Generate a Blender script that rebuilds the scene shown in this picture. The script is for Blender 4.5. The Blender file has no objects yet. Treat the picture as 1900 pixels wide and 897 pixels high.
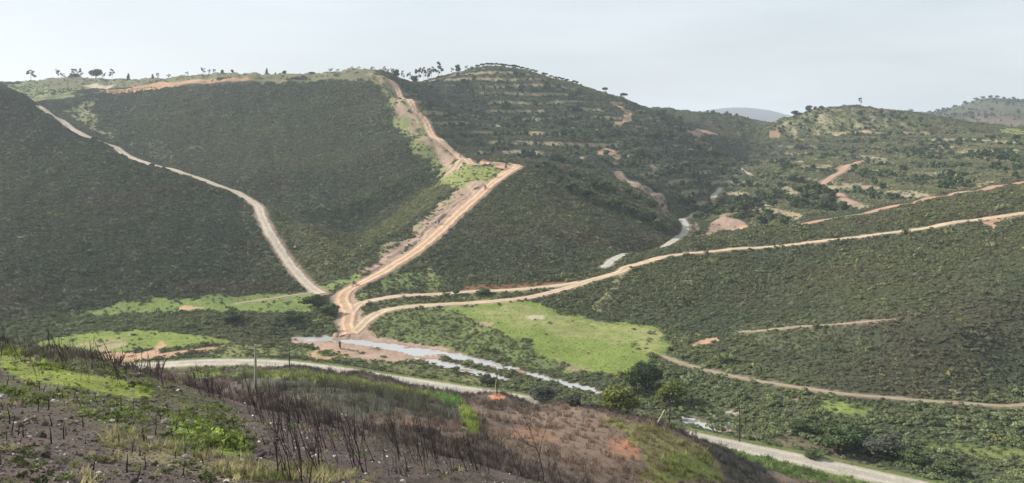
import bpy, bmesh, math, random
import numpy as np
from mathutils import Vector, Matrix, Euler

# ------------------------------------------------------------------ camera, sky, sun, exposure
F = 1491.0; HV = 235.0; CU = 950.0; CZ = 60.0        # focal length in photo pixels, horizon row, centre column, eye height
scene = bpy.context.scene
COL = scene.collection
cam_data = bpy.data.cameras.new('camera'); cam = bpy.data.objects.new('camera', cam_data); COL.objects.link(cam)
cam.location = (0, 0, CZ); cam.rotation_euler = (math.radians(90), 0, 0)
cam_data.sensor_width = 36.0; cam_data.lens = 36.0 * F / 1900.0
cam_data.shift_y = -(448.5 - HV) / 1900.0
cam_data.clip_start = 0.1; cam_data.clip_end = 30000.0
scene.camera = cam

SUN_AZ = math.radians(-78.0)      # measured from the view axis (+Y), negative = to the left
SUN_EL = math.radians(32.0)
world = bpy.data.worlds.new('World'); scene.world = world; world.use_nodes = True
nt = world.node_tree; nt.nodes.clear()
wo = nt.nodes.new('ShaderNodeOutputWorld'); bg = nt.nodes.new('ShaderNodeBackground')
sky = nt.nodes.new('ShaderNodeTexSky'); sky.sky_type = 'NISHITA'; sky.sun_disc = False
sky.sun_elevation = SUN_EL; sky.sun_rotation = SUN_AZ
sky.air_density = 1.0; sky.dust_density = 2.5; sky.ozone_density = 1.0; sky.altitude = 100
# a thin even veil of high cloud over the whole sky
tc = nt.nodes.new('ShaderNodeTexCoord'); mp = nt.nodes.new('ShaderNodeMapping'); mp.inputs['Scale'].default_value = (1.3, 2.6, 9.0)
ns = nt.nodes.new('ShaderNodeTexNoise'); ns.inputs['Scale'].default_value = 1.1; ns.inputs['Detail'].default_value = 5; ns.inputs['Roughness'].default_value = 0.55
mr = nt.nodes.new('ShaderNodeMapRange'); mr.inputs['From Min'].default_value = 0.3; mr.inputs['From Max'].default_value = 0.75
mr.inputs['To Min'].default_value = 0.52; mr.inputs['To Max'].default_value = 0.95
mx = nt.nodes.new('ShaderNodeMix'); mx.data_type = 'RGBA'
mx.inputs['B'].default_value = (6.9, 7.3, 7.65, 1)
nt.links.new(tc.outputs['Generated'], mp.inputs['Vector']); nt.links.new(mp.outputs['Vector'], ns.inputs['Vector'])
nt.links.new(ns.outputs['Fac'], mr.inputs['Value']); nt.links.new(mr.outputs['Result'], mx.inputs['Factor'])
nt.links.new(sky.outputs['Color'], mx.inputs['A']); nt.links.new(mx.outputs['Result'], bg.inputs['Color'])
bg.inputs['Strength'].default_value = 0.078
nt.links.new(bg.outputs['Background'], wo.inputs['Surface'])

sun_data = bpy.data.lights.new('sun', 'SUN'); sun = bpy.data.objects.new('sun', sun_data); COL.objects.link(sun)
sun_data.energy = 4.6; sun_data.angle = math.radians(1.5); sun_data.color = (1.0, 0.965, 0.91)
sd = Vector((math.sin(SUN_AZ) * math.cos(SUN_EL), math.cos(SUN_AZ) * math.cos(SUN_EL), math.sin(SUN_EL)))
sun.rotation_euler = sd.to_track_quat('Z', 'Y').to_euler(); sun.location = (-300, 200, 400)

vs = scene.view_settings
vs.view_transform = 'Standard'; vs.look = 'None'; vs.gamma = 1.0; vs.use_curve_mapping = False; vs.exposure = 0.72
scene.render.engine = 'CYCLES'
scene.cycles.max_bounces = 5; scene.cycles.diffuse_bounces = 2; scene.cycles.transparent_max_bounces = 6; scene.cycles.volume_bounces = 1
scene.cycles.use_denoising = True

rng = np.random.default_rng(7); random.seed(7)

# ------------------------------------------------------------------ small helpers
def srgb(*c):
    return tuple((v / 12.92 if v <= 0.04045 else ((v + 0.055) / 1.055) ** 2.4) for v in [k / 255.0 for k in c])

def new_mat(name, rough=0.95, spec=0.15):
    m = bpy.data.materials.new(name); m.use_nodes = True
    b = m.node_tree.nodes['Principled BSDF']
    b.inputs['Roughness'].default_value = rough
    b.inputs['Specular IOR Level'].default_value = spec
    return m, m.node_tree, b

def noise_mat(name, c1, c2, scale, rough=0.9, detail=4.0, spec=0.15, bump=0.0, coord='Object'):
    """two-colour procedural material driven by object-space noise"""
    m, t, b = new_mat(name, rough, spec)
    tcn = t.nodes.new('ShaderNodeTexCoord'); n = t.nodes.new('ShaderNodeTexNoise')
    n.inputs['Scale'].default_value = scale; n.inputs['Detail'].default_value = detail
    t.links.new(tcn.outputs[coord], n.inputs['Vector'])
    r = t.nodes.new('ShaderNodeValToRGB')
    r.color_ramp.elements[0].position = 0.35; r.color_ramp.elements[1].position = 0.68
    r.color_ramp.elements[0].color = (*c1, 1); r.color_ramp.elements[1].color = (*c2, 1)
    t.links.new(n.outputs['Fac'], r.inputs['Fac']); t.links.new(r.outputs['Color'], b.inputs['Base Color'])
    if bump:
        bp = t.nodes.new('ShaderNodeBump'); bp.inputs['Strength'].default_value = bump
        t.links.new(n.outputs['Fac'], bp.inputs['Height']); t.links.new(bp.outputs['Normal'], b.inputs['Normal'])
    return m

def mesh_np(name, verts, faces, smooth=False):
    """verts (n,3), faces (m,3) or (m,4) arrays -> mesh"""
    me = bpy.data.meshes.new(name)
    verts = np.asarray(verts, np.float32); faces = np.asarray(faces, np.int32)
    me.vertices.add(len(verts)); me.vertices.foreach_set('co', verts.ravel())
    if len(faces):
        k = faces.shape[1]
        me.loops.add(faces.size); me.loops.foreach_set('vertex_index', faces.ravel())
        me.polygons.add(len(faces)); me.polygons.foreach_set('loop_start', np.arange(0, faces.size, k, dtype=np.int32))
        me.polygons.foreach_set('loop_total', np.full(len(faces), k, np.int32))
        if smooth:
            me.polygons.foreach_set('use_smooth', np.ones(len(faces), bool))
    me.update(calc_edges=True)
    return me

def obj(name, me, mat=None, parent=None, loc=None):
    o = bpy.data.objects.new(name, me); COL.objects.link(o)
    if mat is not None and me is not None:
        if len(me.materials) == 0: me.materials.append(mat)
    if parent is not None: o.parent = parent
    if loc is not None: o.location = loc
    return o

def tag(o, label, cat, group=None):
    o['label'] = label; o['category'] = cat
    if group: o['group'] = group
    return o

def struct(o, label=None):
    o['kind'] = 'structure'
    if label: o['label'] = label
    return o

def stuff(o, label, cat=None):
    o['kind'] = 'stuff'; o['label'] = label
    if cat: o['category'] = cat
    return o

def _h(ix, iy, seed):
    h = (ix.astype(np.int64) * 374761393 + iy.astype(np.int64) * 668265263 + seed * 974634777) & 0xFFFFFFFF
    h = ((h ^ (h >> 13)) * 1274126177) & 0xFFFFFFFF
    h = h ^ (h >> 16)
    return (h & 0xFFFFFF).astype(np.float64) / 0xFFFFFF * 2 - 1

def vnoise(x, y, seed=0):
    fx = np.floor(x); fy = np.floor(y); ax = x - fx; ay = y - fy
    ix = fx.astype(np.int64); iy = fy.astype(np.int64)
    ax = ax * ax * ax * (ax * (ax * 6 - 15) + 10); ay = ay * ay * ay * (ay * (ay * 6 - 15) + 10)
    a = _h(ix, iy, seed); b = _h(ix + 1, iy, seed); c = _h(ix, iy + 1, seed); d = _h(ix + 1, iy + 1, seed)
    return (a + (b - a) * ax) * (1 - ay) + (c + (d - c) * ax) * ay

def fbm(x, y, wl, octs=4, seed=0, gain=0.5):
    s = 0; a = 1.0; f = 1.0 / wl; tot = 0
    for k in range(octs):
        s = s + a * vnoise(x * f + 17.3 * k, y * f - 9.1 * k, seed + k); tot += a; a *= gain; f *= 2.03
    return s / tot

def sstep(a, b, x):
    t = np.clip((x - a) / (b - a), 0, 1); return t * t * (3 - 2 * t)

# ------------------------------------------------------------------ the lie of the land
# survey points of the valley: column, row, distance (m) as sighted from the viewpoint; below, points out of sight: column, height, distance
P="""
0 897 15;250 897 17;500 897 20;600 897 22;750 897 26;850 897 31;950 897 36;1000 897 45;1050 897 58;1150 897 75;1250 897 90;1340 897 104;1440 897 121
0 800 22;250 800 25;500 800 34;750 840 42;850 850 50;950 870 55
0 720 34;200 730 38;400 760 42;600 800 46;600 757 66;600 726 95;600 705 135;600 696 165;600 691 178
0 672 46;0 648 54;130 692 44;130 670 51;270 718 43;270 701 50;400 746 47;0 632 62;130 655 58;270 690 55;400 730 55;500 755 58;500 726 85;500 702 130;500 694 160;500 690 183
750 783 62;750 748 90;750 725 130;750 715 158;750 712 172
850 792 75;850 760 105;850 739 140;850 731 158;890 800 100;880 770 122;870 748 145
950 818 80;950 792 105;950 775 128;925 735 152;950 745 150;1000 800 108;1000 760 138;1050 749 140;1100 759 136;1100 800 112;1150 769 132
1200 840 98;1213 783 127;1265 797 123;1330 860 112;1270 860 102;1080 880 72;1400 870 125;1370 840 135;1450 880 126
240 682 190;400 668 193;540 680 186;700 702 177;830 722 171;930 742 165;1060 760 160;1150 778 157;1275 805 151;1400 835 144;1550 868 138;1700 897 133;1800 920 130
560 628 228;700 640 221;800 655 213;900 675 203;1000 695 194;1100 735 179;1340 795 160;1600 850 145
750 680 196;900 710 185;1050 740 174;1200 770 165;100 650 212;250 625 223;400 640 212;450 650 205;600 655 207;200 665 201;60 637 220
300 575 250;500 565 256;150 580 246;300 600 236;550 600 236;640 600 238;630 560 258;600 545 268;590 540 271;0 610 233
800 550 262;1000 537 268;800 567 248;980 553 256;1060 535 266;1150 503 282;900 590 236;1050 600 232;1000 640 212;1100 640 212;1150 660 203;1200 610 226;750 610 232;1000 660 207
1240 660 201;1300 635 212;1350 600 228;1450 560 240;1600 600 205;1600 520 240;1600 436 282;1800 500 238;1800 600 200;1800 700 178;1900 395 282;1900 500 232;1900 600 200;1900 700 180
1400 500 272;1340 463 292;1250 500 276;1200 540 258;1250 580 240;1100 560 252;1150 540 260;1300 690 190;1500 720 175;1700 742 167;1900 757 164;1500 780 158;1700 820 148;1900 860 138;1900 800 152;1900 897 130
1180 478 300;1280 448 310;1340 440 315;1450 425 315;1600 405 312;1700 385 315;1900 345 320
1200 478 335;1270 440 385;1285 410 440;1330 372 520;1380 318 690;1350 435 400;1350 400 415;1450 370 470;1500 330 540;1450 300 600;1400 350 530;1360 300 650
1600 390 400;1600 340 500;1600 300 580;1600 250 700;1600 200 790;1750 360 400;1750 300 540;1750 255 680;1750 222 780;1900 335 400;1900 290 520;1900 250 680;1900 237 760
1540 197 800;1480 213 790;1430 232 770;1400 246 740;1350 260 720;1600 200 800;1640 206 810;1700 210 830
1740 212 1500;1800 190 1500;1840 184 1500;1900 190 1500;1960 200 1500;1780 230 1200;1850 240 1100;1780 250 900;1700 206 2200
1370 199 4500;1300 206 4500;1440 207 4500;1475 218 4500;1240 216 4500
1230 208 900;1300 210 950;1380 218 950;1430 228 950;1300 250 850;1390 245 850
740 148 660;790 150 690;830 136 730;880 127 760;950 130 760;1040 150 740;1090 163 725;1130 180 705;1160 196 690;1200 206 700
800 200 600;850 270 500;900 290 465;1000 300 450;900 240 560;900 180 660;1000 250 560;1000 200 650;1100 250 580;1100 200 665;1100 290 510;1180 300 520;1180 240 620
1250 300 540;1250 250 650;1300 330 510;1300 270 640;1350 310 600;1250 350 470;1240 392 425;1290 370 480;1200 345 450;1160 330 455;1210 370 430
950 310 400;985 308 405;1050 325 418;1120 350 405;1180 378 395;1225 402 388;1258 438 378
1000 420 335;900 430 322;900 380 355;1000 360 372;1100 430 335;1100 380 375;1150 470 315;1000 500 288;850 490 290;760 510 278;1200 440 355;1230 470 330;1100 510 288
660 525 272;735 480 297;815 412 335;880 360 370;930 318 398;890 303 410;853 292 425;800 250 480;750 185 545;700 137 610
850 338 392;780 395 353;730 430 330;690 455 312;650 505 283;820 325 425;760 365 410;720 390 400;690 415 385;650 445 355;620 515 283
640 420 378;700 340 430;760 330 435;800 300 455;600 380 405;600 300 470;600 220 545;600 165 600;700 250 520;690 190 570;680 145 605
450 330 440;450 250 530;450 180 600;300 250 520;300 190 595;200 230 540;200 195 590;140 195 590;180 172 625
560 145 625;490 145 640;430 136 660;350 142 670;270 150 690;270 162 650;440 150 630;640 139 615
100 180 610;50 187 600;60 151 700;120 145 710;0 158 690;200 150 730;130 165 680;-150 170 680
0 160 490;30 180 480;60 192 472;100 215 455;200 265 430;330 318 400;440 350 375;500 385 350;580 430 325;640 465 300
480 400 345;510 460 310;550 510 285
0 300 385;0 400 320;0 500 270;0 560 247;0 600 235;150 500 275;150 400 325;150 320 378;300 400 335;300 480 290;300 540 264;400 450 310;400 380 352;450 520 278
"""
# hidden / outside the frame: u z d
H="""
950 58.3 0.5;950 56 8;950 52 15;950 47.8 25;0 56.5 6;1900 55.5 6;1400 42 30;1400 28 60;1400 17 90;1900 38 30;1900 22 60;1900 6 100;1900 3 118
-300 53.5 18;-300 48.5 35;-300 43 66;-300 32 95;-300 25 125;-300 8 175;-300 4 220
0 38 74;0 29 92;0 16 130;130 36 72;270 35 69;0 5 180;270 28 80;270 16.5 120;270 5 160;400 31 80;400 18 120;130 28 86;130 17 125;130 5 170
1050 3.6 153;1150 3.2 149;1250 2.8 144
1340 10 345;1340 8.5 380;1450 15 350;1450 12 400;1600 19 350;1750 28 345;1900 33 350
1450 60 950;1600 62 950;1750 58 950;1900 52 950;1300 60 1150;1500 60 1800;1900 70 2200;1300 60 2200;700 60 2200;0 60 2200;-500 60 2200;2400 60 2200
1400 60 3200;700 60 3500;0 60 3500;1900 60 3500;2400 60 3500;-500 60 3500;1370 60 6000;700 60 6000;0 60 6000;1900 60 6000;2600 60 6000;-700 60 6000;1400 40 9000;0 40 9000;2700 40 9000;-800 40 9000
750 86 820;880 95 900;1000 85 900;1150 66 850;900 60 1150;0 85 820;250 86 820;500 84 780;700 86 740;0 60 1100;300 60 1100;600 60 1100;-400 60 1100
950 39 430;1050 33 440;1150 26.5 425
100 60 500;200 40 470;330 27 440;440 19 410;520 13.5 385;600 9.5 352;0 75 540
-300 4 240;-300 16 280;-300 45 350;-300 95 480;-300 98 560;-300 100 700
2200 3 120;2200 4 145;2200 15 200;2200 42 290;2200 42 400;2200 62 700;2200 70 1100;2200 100 1500
"""

def survey():
    pts = []
    for q in P.replace('\n', ';').split(';'):
        if q.strip():
            u, v, d = map(float, q.split()); pts.append(((u - CU) / F * d, d, CZ - (v - HV) / F * d))
    for q in H.replace('\n', ';').split(';'):
        if q.strip():
            u, z, d = map(float, q.split()); pts.append(((u - CU) / F * d, d, z))
    return np.array(pts)

A0 = 25.0
class Spline:                      # thin-plate spline through the survey points, coarser with distance
    def __init__(s, pts, lam=2e-4):
        s.a = pts[:, 0] / (pts[:, 1] + A0); s.b = np.log(pts[:, 1] + A0); n = len(pts)
        K = s.phi(s.a[:, None] - s.a[None], s.b[:, None] - s.b[None]) + lam * np.eye(n)
        Q = np.stack([np.ones(n), s.a, s.b], 1)
        s.w = np.linalg.solve(np.block([[K, Q], [Q.T, np.zeros((3, 3))]]), np.concatenate([pts[:, 2], np.zeros(3)]))
    def phi(s, da, db):
        r2 = da * da + db * db + 1e-12
        return 0.5 * r2 * np.log(r2)
    def __call__(s, x, y):
        a = (x / (y + A0)).ravel(); b = np.log(y + A0).ravel(); out = np.empty(a.size); n = len(s.a)
        for i in range(0, a.size, 8000):
            j = slice(i, i + 8000)
            out[j] = s.phi(a[j, None] - s.a[None], b[j, None] - s.b[None]) @ s.w[:n] + s.w[n] + s.w[n + 1] * a[j] + s.w[n + 2] * b[j]
        return out.reshape(x.shape)

spl = Spline(survey())
ROWS = np.concatenate([np.geomspace(2.0, 100, 230), np.arange(101.2, 720, 1.2), np.geomspace(722, 9500, 100)])
SC = np.concatenate([np.linspace(-1.05, -0.665, 42)[:-1], np.linspace(-0.665, 0.665, 780), np.linspace(0.665, 1.05, 42)[1:]])
NR, NC = len(ROWS), len(SC)
GS, GY = np.meshgrid(SC, ROWS)
GX = GS * (GY + A0)
# evaluate on every second row and column, then refine (the spline is smooth)
r2 = np.unique(np.concatenate([np.arange(0, NR, 2), [NR - 1]])); c2 = np.unique(np.concatenate([np.arange(0, NC, 2), [NC - 1]]))
Zc = spl(GX[np.ix_(r2, c2)], GY[np.ix_(r2, c2)])
tmp = np.empty((len(r2), NC))
for i in range(len(r2)): tmp[i] = np.interp(SC, SC[c2], Zc[i])
GZ = np.empty((NR, NC))
for j in range(NC): GZ[:, j] = np.interp(ROWS, ROWS[r2], tmp[:, j])

def height(x, y, Z=None):
    """bilinear height of the ground sheet"""
    Z = GZ if Z is None else Z
    x = np.asarray(x, float); y = np.asarray(y, float)
    r = np.interp(y, ROWS, np.arange(NR)); c = np.interp(x / (y + A0), SC, np.arange(NC))
    i = np.clip(r.astype(int), 0, NR - 2); j = np.clip(c.astype(int), 0, NC - 2); fr = r - i; fc = c - j
    return (Z[i, j] * (1 - fc) + Z[i, j + 1] * fc) * (1 - fr) + (Z[i + 1, j] * (1 - fc) + Z[i + 1, j + 1] * fc) * fr

YS = np.concatenate([np.geomspace(4, 100, 300), np.arange(100.5, 760, 0.5), np.geomspace(762, 9000, 300)])
def sight(u, v, dmin=0.0):
    """where the line of sight through photo position (u, v) meets the ground, beyond dmin metres"""
    X = (u - CU) / F * YS; V = HV + (CZ - height(X, YS)) / YS * F
    ok = np.where((V <= v) & (YS >= dmin))[0]
    if len(ok) == 0:
        ii = np.where(YS >= dmin)[0]; k = ii[np.argmin(V[ii])]; return X[k], YS[k]
    k = ok[0]
    if k == 0 or YS[k - 1] < dmin: return X[k], YS[k]
    t = (V[k - 1] - v) / max(V[k - 1] - V[k], 1e-9); y = YS[k - 1] + t * (YS[k] - YS[k - 1])
    return (u - CU) / F * y, y

def at_z(u, v, z):
    d = (CZ - z) * F / (v - HV); return (u - CU) / F * d, d

def pix(x, y, z):
    return CU + x / y * F, HV + (CZ - z) / y * F

# terraces on the wooded hill and on the hill to the right, undulation, rills
def poly_world(pts, dmin=0.0):
    return np.array([sight(u, v, dmin) for u, v in pts])

def inside(poly, x, y):
    r = np.zeros(x.shape, bool)
    x0, y0 = poly.min(0); x1, y1 = poly.max(0)
    m = (x >= x0) & (x <= x1) & (y >= y0) & (y <= y1)
    if not m.any(): return r
    px, py = x[m], y[m]; c = np.zeros(px.shape, bool)
    n = len(poly)
    for i in range(n):
        ax, ay = poly[i]; bx, by = poly[(i + 1) % n]
        if ay == by: continue
        c ^= ((ay > py) != (by > py)) & (px < (bx - ax) * (py - ay) / (by - ay) + ax)
    r[m] = c
    return r

def pp(s):
    return [tuple(map(float, q.split(','))) for q in s.split()]

hill = sstep(3.0, 9.0, GZ) * sstep(70, 200, GY)
GZ += hill * (fbm(GX, GY, 60, 3, 3) * 2.6 + fbm(GX, GY, 14, 3, 5) * 0.6)
GZ += hill * (np.abs(fbm(GX + 0.35 * GY, GY * 0.25, 16, 2, 21)) - 0.25) * 2.2
near = sstep(170, 90, GY)
GZ += near * (fbm(GX, GY, 9, 3, 8) * 0.35 * sstep(8, 40, GY) + fbm(GX, GY, 2.2, 3, 9) * 0.10 * sstep(4, 16, GY))
GZ += (1 - hill) * (1 - near) * fbm(GX, GY, 11, 3, 12) * 0.16
GZ += sstep(800, 1400, GY) * fbm(GX, GY, 420, 4, 31) * 12
HILL_E = poly_world(pp('735,155 790,154 890,131 1060,163 1210,212 1300,240 1390,330 1290,395 1240,400 1150,330 1000,300 890,292 800,225'), 430)
HILL_F = poly_world(pp('1310,410 1310,385 1350,300 1400,248 1480,216 1560,202 1700,214 1895,257 1895,333 1750,360 1600,390 1480,408 1400,430 1392,410'), 380)
jx_ = fbm(GX, GY, 20, 2, 35) * 6; terr_mask = (inside(HILL_E, GX + jx_, GY + jx_) | inside(HILL_F, GX + jx_, GY + jx_)).astype(float)
for _ in range(3): terr_mask[1:-1, 1:-1] = (terr_mask[1:-1, 1:-1] * 2 + terr_mask[:-2, 1:-1] + terr_mask[2:, 1:-1] + terr_mask[1:-1, :-2] + terr_mask[1:-1, 2:]) / 6
PER = 6.4
zt = GZ + fbm(GX, GY, 70, 3, 40) * 4.2 + .018 * GX
GZ -= terr_mask * 0.85 * np.sin(2 * np.pi * zt / PER) * PER / (2 * np.pi)
TERR_PH = (zt / PER) % 1.0

# ------------------------------------------------------------------ roads and tracks
def resample(xy, step=1.0):
    xy = np.asarray(xy, float)
    # Catmull-Rom through the given points
    out = []
    q = np.vstack([2 * xy[0] - xy[1], xy, 2 * xy[-1] - xy[-2]])
    for i in range(1, len(q) - 2):
        n = max(2, int(np.linalg.norm(q[i + 1] - q[i]) / step) + 1)
        t = np.linspace(0, 1, n, endpoint=False)[:, None]
        p0, p1, p2, p3 = q[i - 1], q[i], q[i + 1], q[i + 2]
        out.append(0.5 * (2 * p1 + (p2 - p0) * t + (2 * p0 - 5 * p1 + 4 * p2 - p3) * t ** 2 + (3 * p1 - p0 - 3 * p2 + p3) * t ** 3))
    out.append(xy[-1][None]); p = np.vstack(out)
    L = np.concatenate([[0], np.cumsum(np.linalg.norm(np.diff(p, axis=0), axis=1))])
    s = np.arange(0, L[-1], step)
    return np.stack([np.interp(s, L, p[:, 0]), np.interp(s, L, p[:, 1])], 1)

def smooth1(a, k):
    if len(a) < 3: return a
    k = min(k, len(a) // 2 * 2 - 1)
    if k < 3: return a
    pad = k // 2; b = np.concatenate([np.full(pad, a[0]), a, np.full(pad, a[-1])])
    return np.convolve(b, np.ones(k) / k, 'valid')

def brow(u, d0, d1, back):
    """just on the near side of the brow that column u shows between two distances"""
    yy = np.arange(d0, d1, .5); V = smooth1(HV + (CZ - height((u - CU) / F * yy, yy)) / yy * F, 9)
    k = next((i for i in range(6, len(yy) - 6) if V[i] <= V[i - 5:i + 6].min() and V[min(i + 40, len(yy) - 1)] > V[i] + .25), int(np.argmin(V)))
    return (u - CU) / F * (yy[k] - back), yy[k] - back
ROADS = {}
def road(key, pts, width, dmin=150, surveyed=False, bench=3.5, zsm=11, xy=None):
    xy = xy if xy is not None else [at_z(*p) for p in pts] if surveyed else [sight(u, v, dmin) for u, v in pts]
    c = resample(xy)
    c = np.stack([smooth1(c[:, 0], 5), smooth1(c[:, 1], 5)], 1)
    z = smooth1(height(c[:, 0], c[:, 1]), zsm)
    if surveyed:
        L = np.linspace(0, 1, len(c)); zz = np.array([p[2] for p in pts])
        xs = np.array([p[0] for p in xy]); o = np.argsort(xs)
        if key == 'paved': z = np.interp(c[:, 0], xs[o], zz[o])
    ROADS[key] = dict(c=c, z=z, w=width, bench=bench)

road('paved', [(-150, 690, 2.8), (0, 686, 3), (150, 684, 3), (240, 681, 3.2), (300, 678, 3.5), (350, 674.5, 3.8), (400, 672.5, 4.1), (470, 673, 4.3),
     (536, 677, 4.5), (620, 687, 4.6), (703, 700.5, 4.6), (780, 712, 4.4), (846, 722.5, 4.2), (918, 733, 3.9), (989, 746, 3.6), (1061, 763, 3.3),
     (1150, 784, 2.9), (1210, 797, 2.6), (1274, 809, 2.4), (1347, 825, 2.1), (1495, 856, 1.7), (1642, 889, 1.2), (1800, 925, .9), (2000, 975, .7), (2400, 1085, .5)], 5.6, surveyed=True, bench=5)
road('climb', pp('962,309 955,313 942,320 925,332 902,350 871,378 829,417 796,447 762,474 711,505 678,521 655,533 640,544 634,555 641,568 647,583 644,600 650,624'), 5.0)
road('upper', pp('962,309 950,305 930,303 908,303 889,306 870,300 853,292 835,278 815,258 790,226 765,195 735,163 704,138.5'), 4.6, dmin=380)
road('valley_a', pp('650,584 660,570 676,561 711,553.5 779,548 846,544 914,540 981,535.6 1048,529 1075,524'), 3.6)
road('valley_b', pp('652,622 664,612 678,597 701,581 735,572 796,567 863,563.5 930,558 981,552.5 1015,545 1065,531.5 1099,520 1150,505 1164,497 1200,486 1228,478 1270,471 1333,466.5 1397,461 1481,453 1566,443.6 1651,433 1735,421.5 1820,409 1900,395.5 1960,385 2060,372 2160,364 2260,360'), 3.8)
road('concrete', [(1120, 508, 6.5), (1150, 496, 6), (1200, 478, 5.6), (1240, 462, 6.3), (1265, 445, 6.8), (1273, 432, 7.1), (1266, 419, 7.6), (1285, 407, 8.3), (1294, 402, 8.8)], 3.4, surveyed=True)
road('concrete_mid', [(1322, 386, 10.6), (1329, 379, 11.2), (1329, 371, 12), (1338, 364, 13)], 3.4, surveyed=True)
road('concrete_far', pp('1366,311 1380,318.5 1395,326'), 3.2, dmin=560)
GREY = [sight(u, v, 150) for u, v in pp('600,547 592,543 560,517 535,487 515,455 500,430 485,400 475,380')] + [brow(u, 335, 500, 3.5) for u in range(440, 45, -25)]
road('grey', None, 3.7, xy=GREY, zsm=25, bench=5)
road('ridge', pp('45,189 100,183 150,176 200,169 270,162 350,156 440,151 500,147'), 3.0, dmin=520)
road('low_path', pp('1228,660 1245,667 1290,682 1350,697 1420,710 1500,722 1580,733 1700,743 1800,750 1870,754 1930,750 2050,742 2200,735'), 1.2)
road('mid_path', pp('1372,618 1440,611 1500,607 1580,600 1660,592'), 1.0)
road('far_trail', None, 3.0, xy=[brow(u, 288, 370, 2.5) for u in range(1490, 1960, 30)], zsm=21)
road('gully_trail', pp('1605,298 1562,319 1535,335 1521,346 1545,356 1568,370 1590,381'), 3.6, dmin=380)
road('field_path', pp('440,564 488,557 539,549 582,543'), 1.5)
road('summit', pp('786,153 810,148 840,141 870,133 893,129'), 3.6, dmin=550)

def road_dist(x, y, c):
    """distance to a centreline and index of its nearest point"""
    d = np.full(x.shape, 1e9); k = np.zeros(x.shape, int)
    for i in range(0, len(c), 1):
        dd = (x - c[i, 0]) ** 2 + (y - c[i, 1]) ** 2
        m = dd < d; d[m] = dd[m]; k[m] = i
    return np.sqrt(d), k

CLEAR = np.zeros(GX.shape, bool); ROAD_NEAR = np.full(GX.shape, 99.0)           # metres beyond the nearest road edge
for key, r in ROADS.items():
    c = r['c']; R = r['w'] / 2 + r['bench'] + 3
    x0, y0 = c.min(0) - R; x1, y1 = c.max(0) + R
    m = (GX > x0) & (GX < x1) & (GY > y0) & (GY < y1)
    # coarse reject, then exact
    cs = c[::4]; gx, gy = GX[m], GY[m]
    dc = np.full(gx.shape, 1e9)
    for i in range(len(cs)): np.minimum(dc, (gx - cs[i, 0]) ** 2 + (gy - cs[i, 1]) ** 2, out=dc)
    sel = dc < (R + 4) ** 2
    gx, gy = gx[sel], gy[sel]
    d, k = road_dist(gx, gy, c)
    w = 1 - sstep(r['w'] / 2 + 0.4, r['w'] / 2 + 0.4 + r['bench'], d)
    ii = np.where(m); ii = (ii[0][sel], ii[1][sel])
    z = GZ[ii]; GZ[ii] = z + (r['z'][k] - z) * w
    ROAD_NEAR[ii] = np.minimum(ROAD_NEAR[ii], d - r['w'] / 2)
    CLEAR[ii] |= d - r['w'] / 2 < {'far_trail': 4.5, 'ridge': 4.0, 'summit': 3.5, 'gully_trail': 2.5, 'climb': 1.6, 'grey': 1.6}.get(key, 1.1)

# storm-water rill beside the climbing track
rc = ROADS['climb']['c']; rt = np.gradient(rc, axis=0); rt /= np.linalg.norm(rt, axis=1)[:, None]
for off_, dep_ in ((5.4, .8), (8.5, .45)):
    rl = rc + np.stack([rt[:, 1], -rt[:, 0]], 1) * (off_ + 1.2 * vnoise(np.arange(len(rc)) / 9.0, np.zeros(len(rc)), 55 + int(off_)))[:, None]
    rl = rl[14:-70]; m = (GX > rl[:, 0].min() - 3) & (GX < rl[:, 0].max() + 3) & (GY > rl[:, 1].min() - 3) & (GY < rl[:, 1].max() + 3)
    d_, k_ = road_dist(GX[m], GY[m], rl); GZ[m] -= dep_ * sstep(1.5, .2, d_) * np.clip(.7 + .8 * vnoise(k_ / 6.0, np.zeros(k_.shape), 58), 0, 1.3)
# stream bed: water stands wherever the ground dips below 0
WATER = [at for at in (
    '535,627 600,624 650,627 700,634 745,640 790,647 835,653 825,662 770,661 720,650 680,642 630,636 560,633',
    '770,652 835,652 900,667 960,683 1020,699 1080,716 1125,731 1100,733 1030,712 960,694 900,680 840,667',
    '765,663 830,671 900,690 968,707 960,713 900,702 820,682 770,672',
    '1262,773 1292,778 1340,791 1368,803 1345,807 1290,797 1265,786')]
WATER = [np.array([at_z(u, v, 0.0) for u, v in pp(s)]) for s in WATER]
jx = fbm(GX, GY, 3.0, 3, 51) * 1.1; jy = fbm(GX, GY, 3.0, 3, 57) * 1.6
wet = np.zeros(GX.shape, bool)
for w in WATER: wet |= inside(w, GX + jx, GY + jy)
low = (GY > 150) & (GY < 260) & (GZ < 0.5)
GZ[low] = np.maximum(GZ[low], 0.10 + 0.08 * np.abs(fbm(GX[low], GY[low], 2, 2, 60)))
GZ[wet] = -0.05 + 0.16 * fbm(GX[wet] * .6 + GY[wet] * .3, GY[wet], 2.6, 3, 61)

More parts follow.
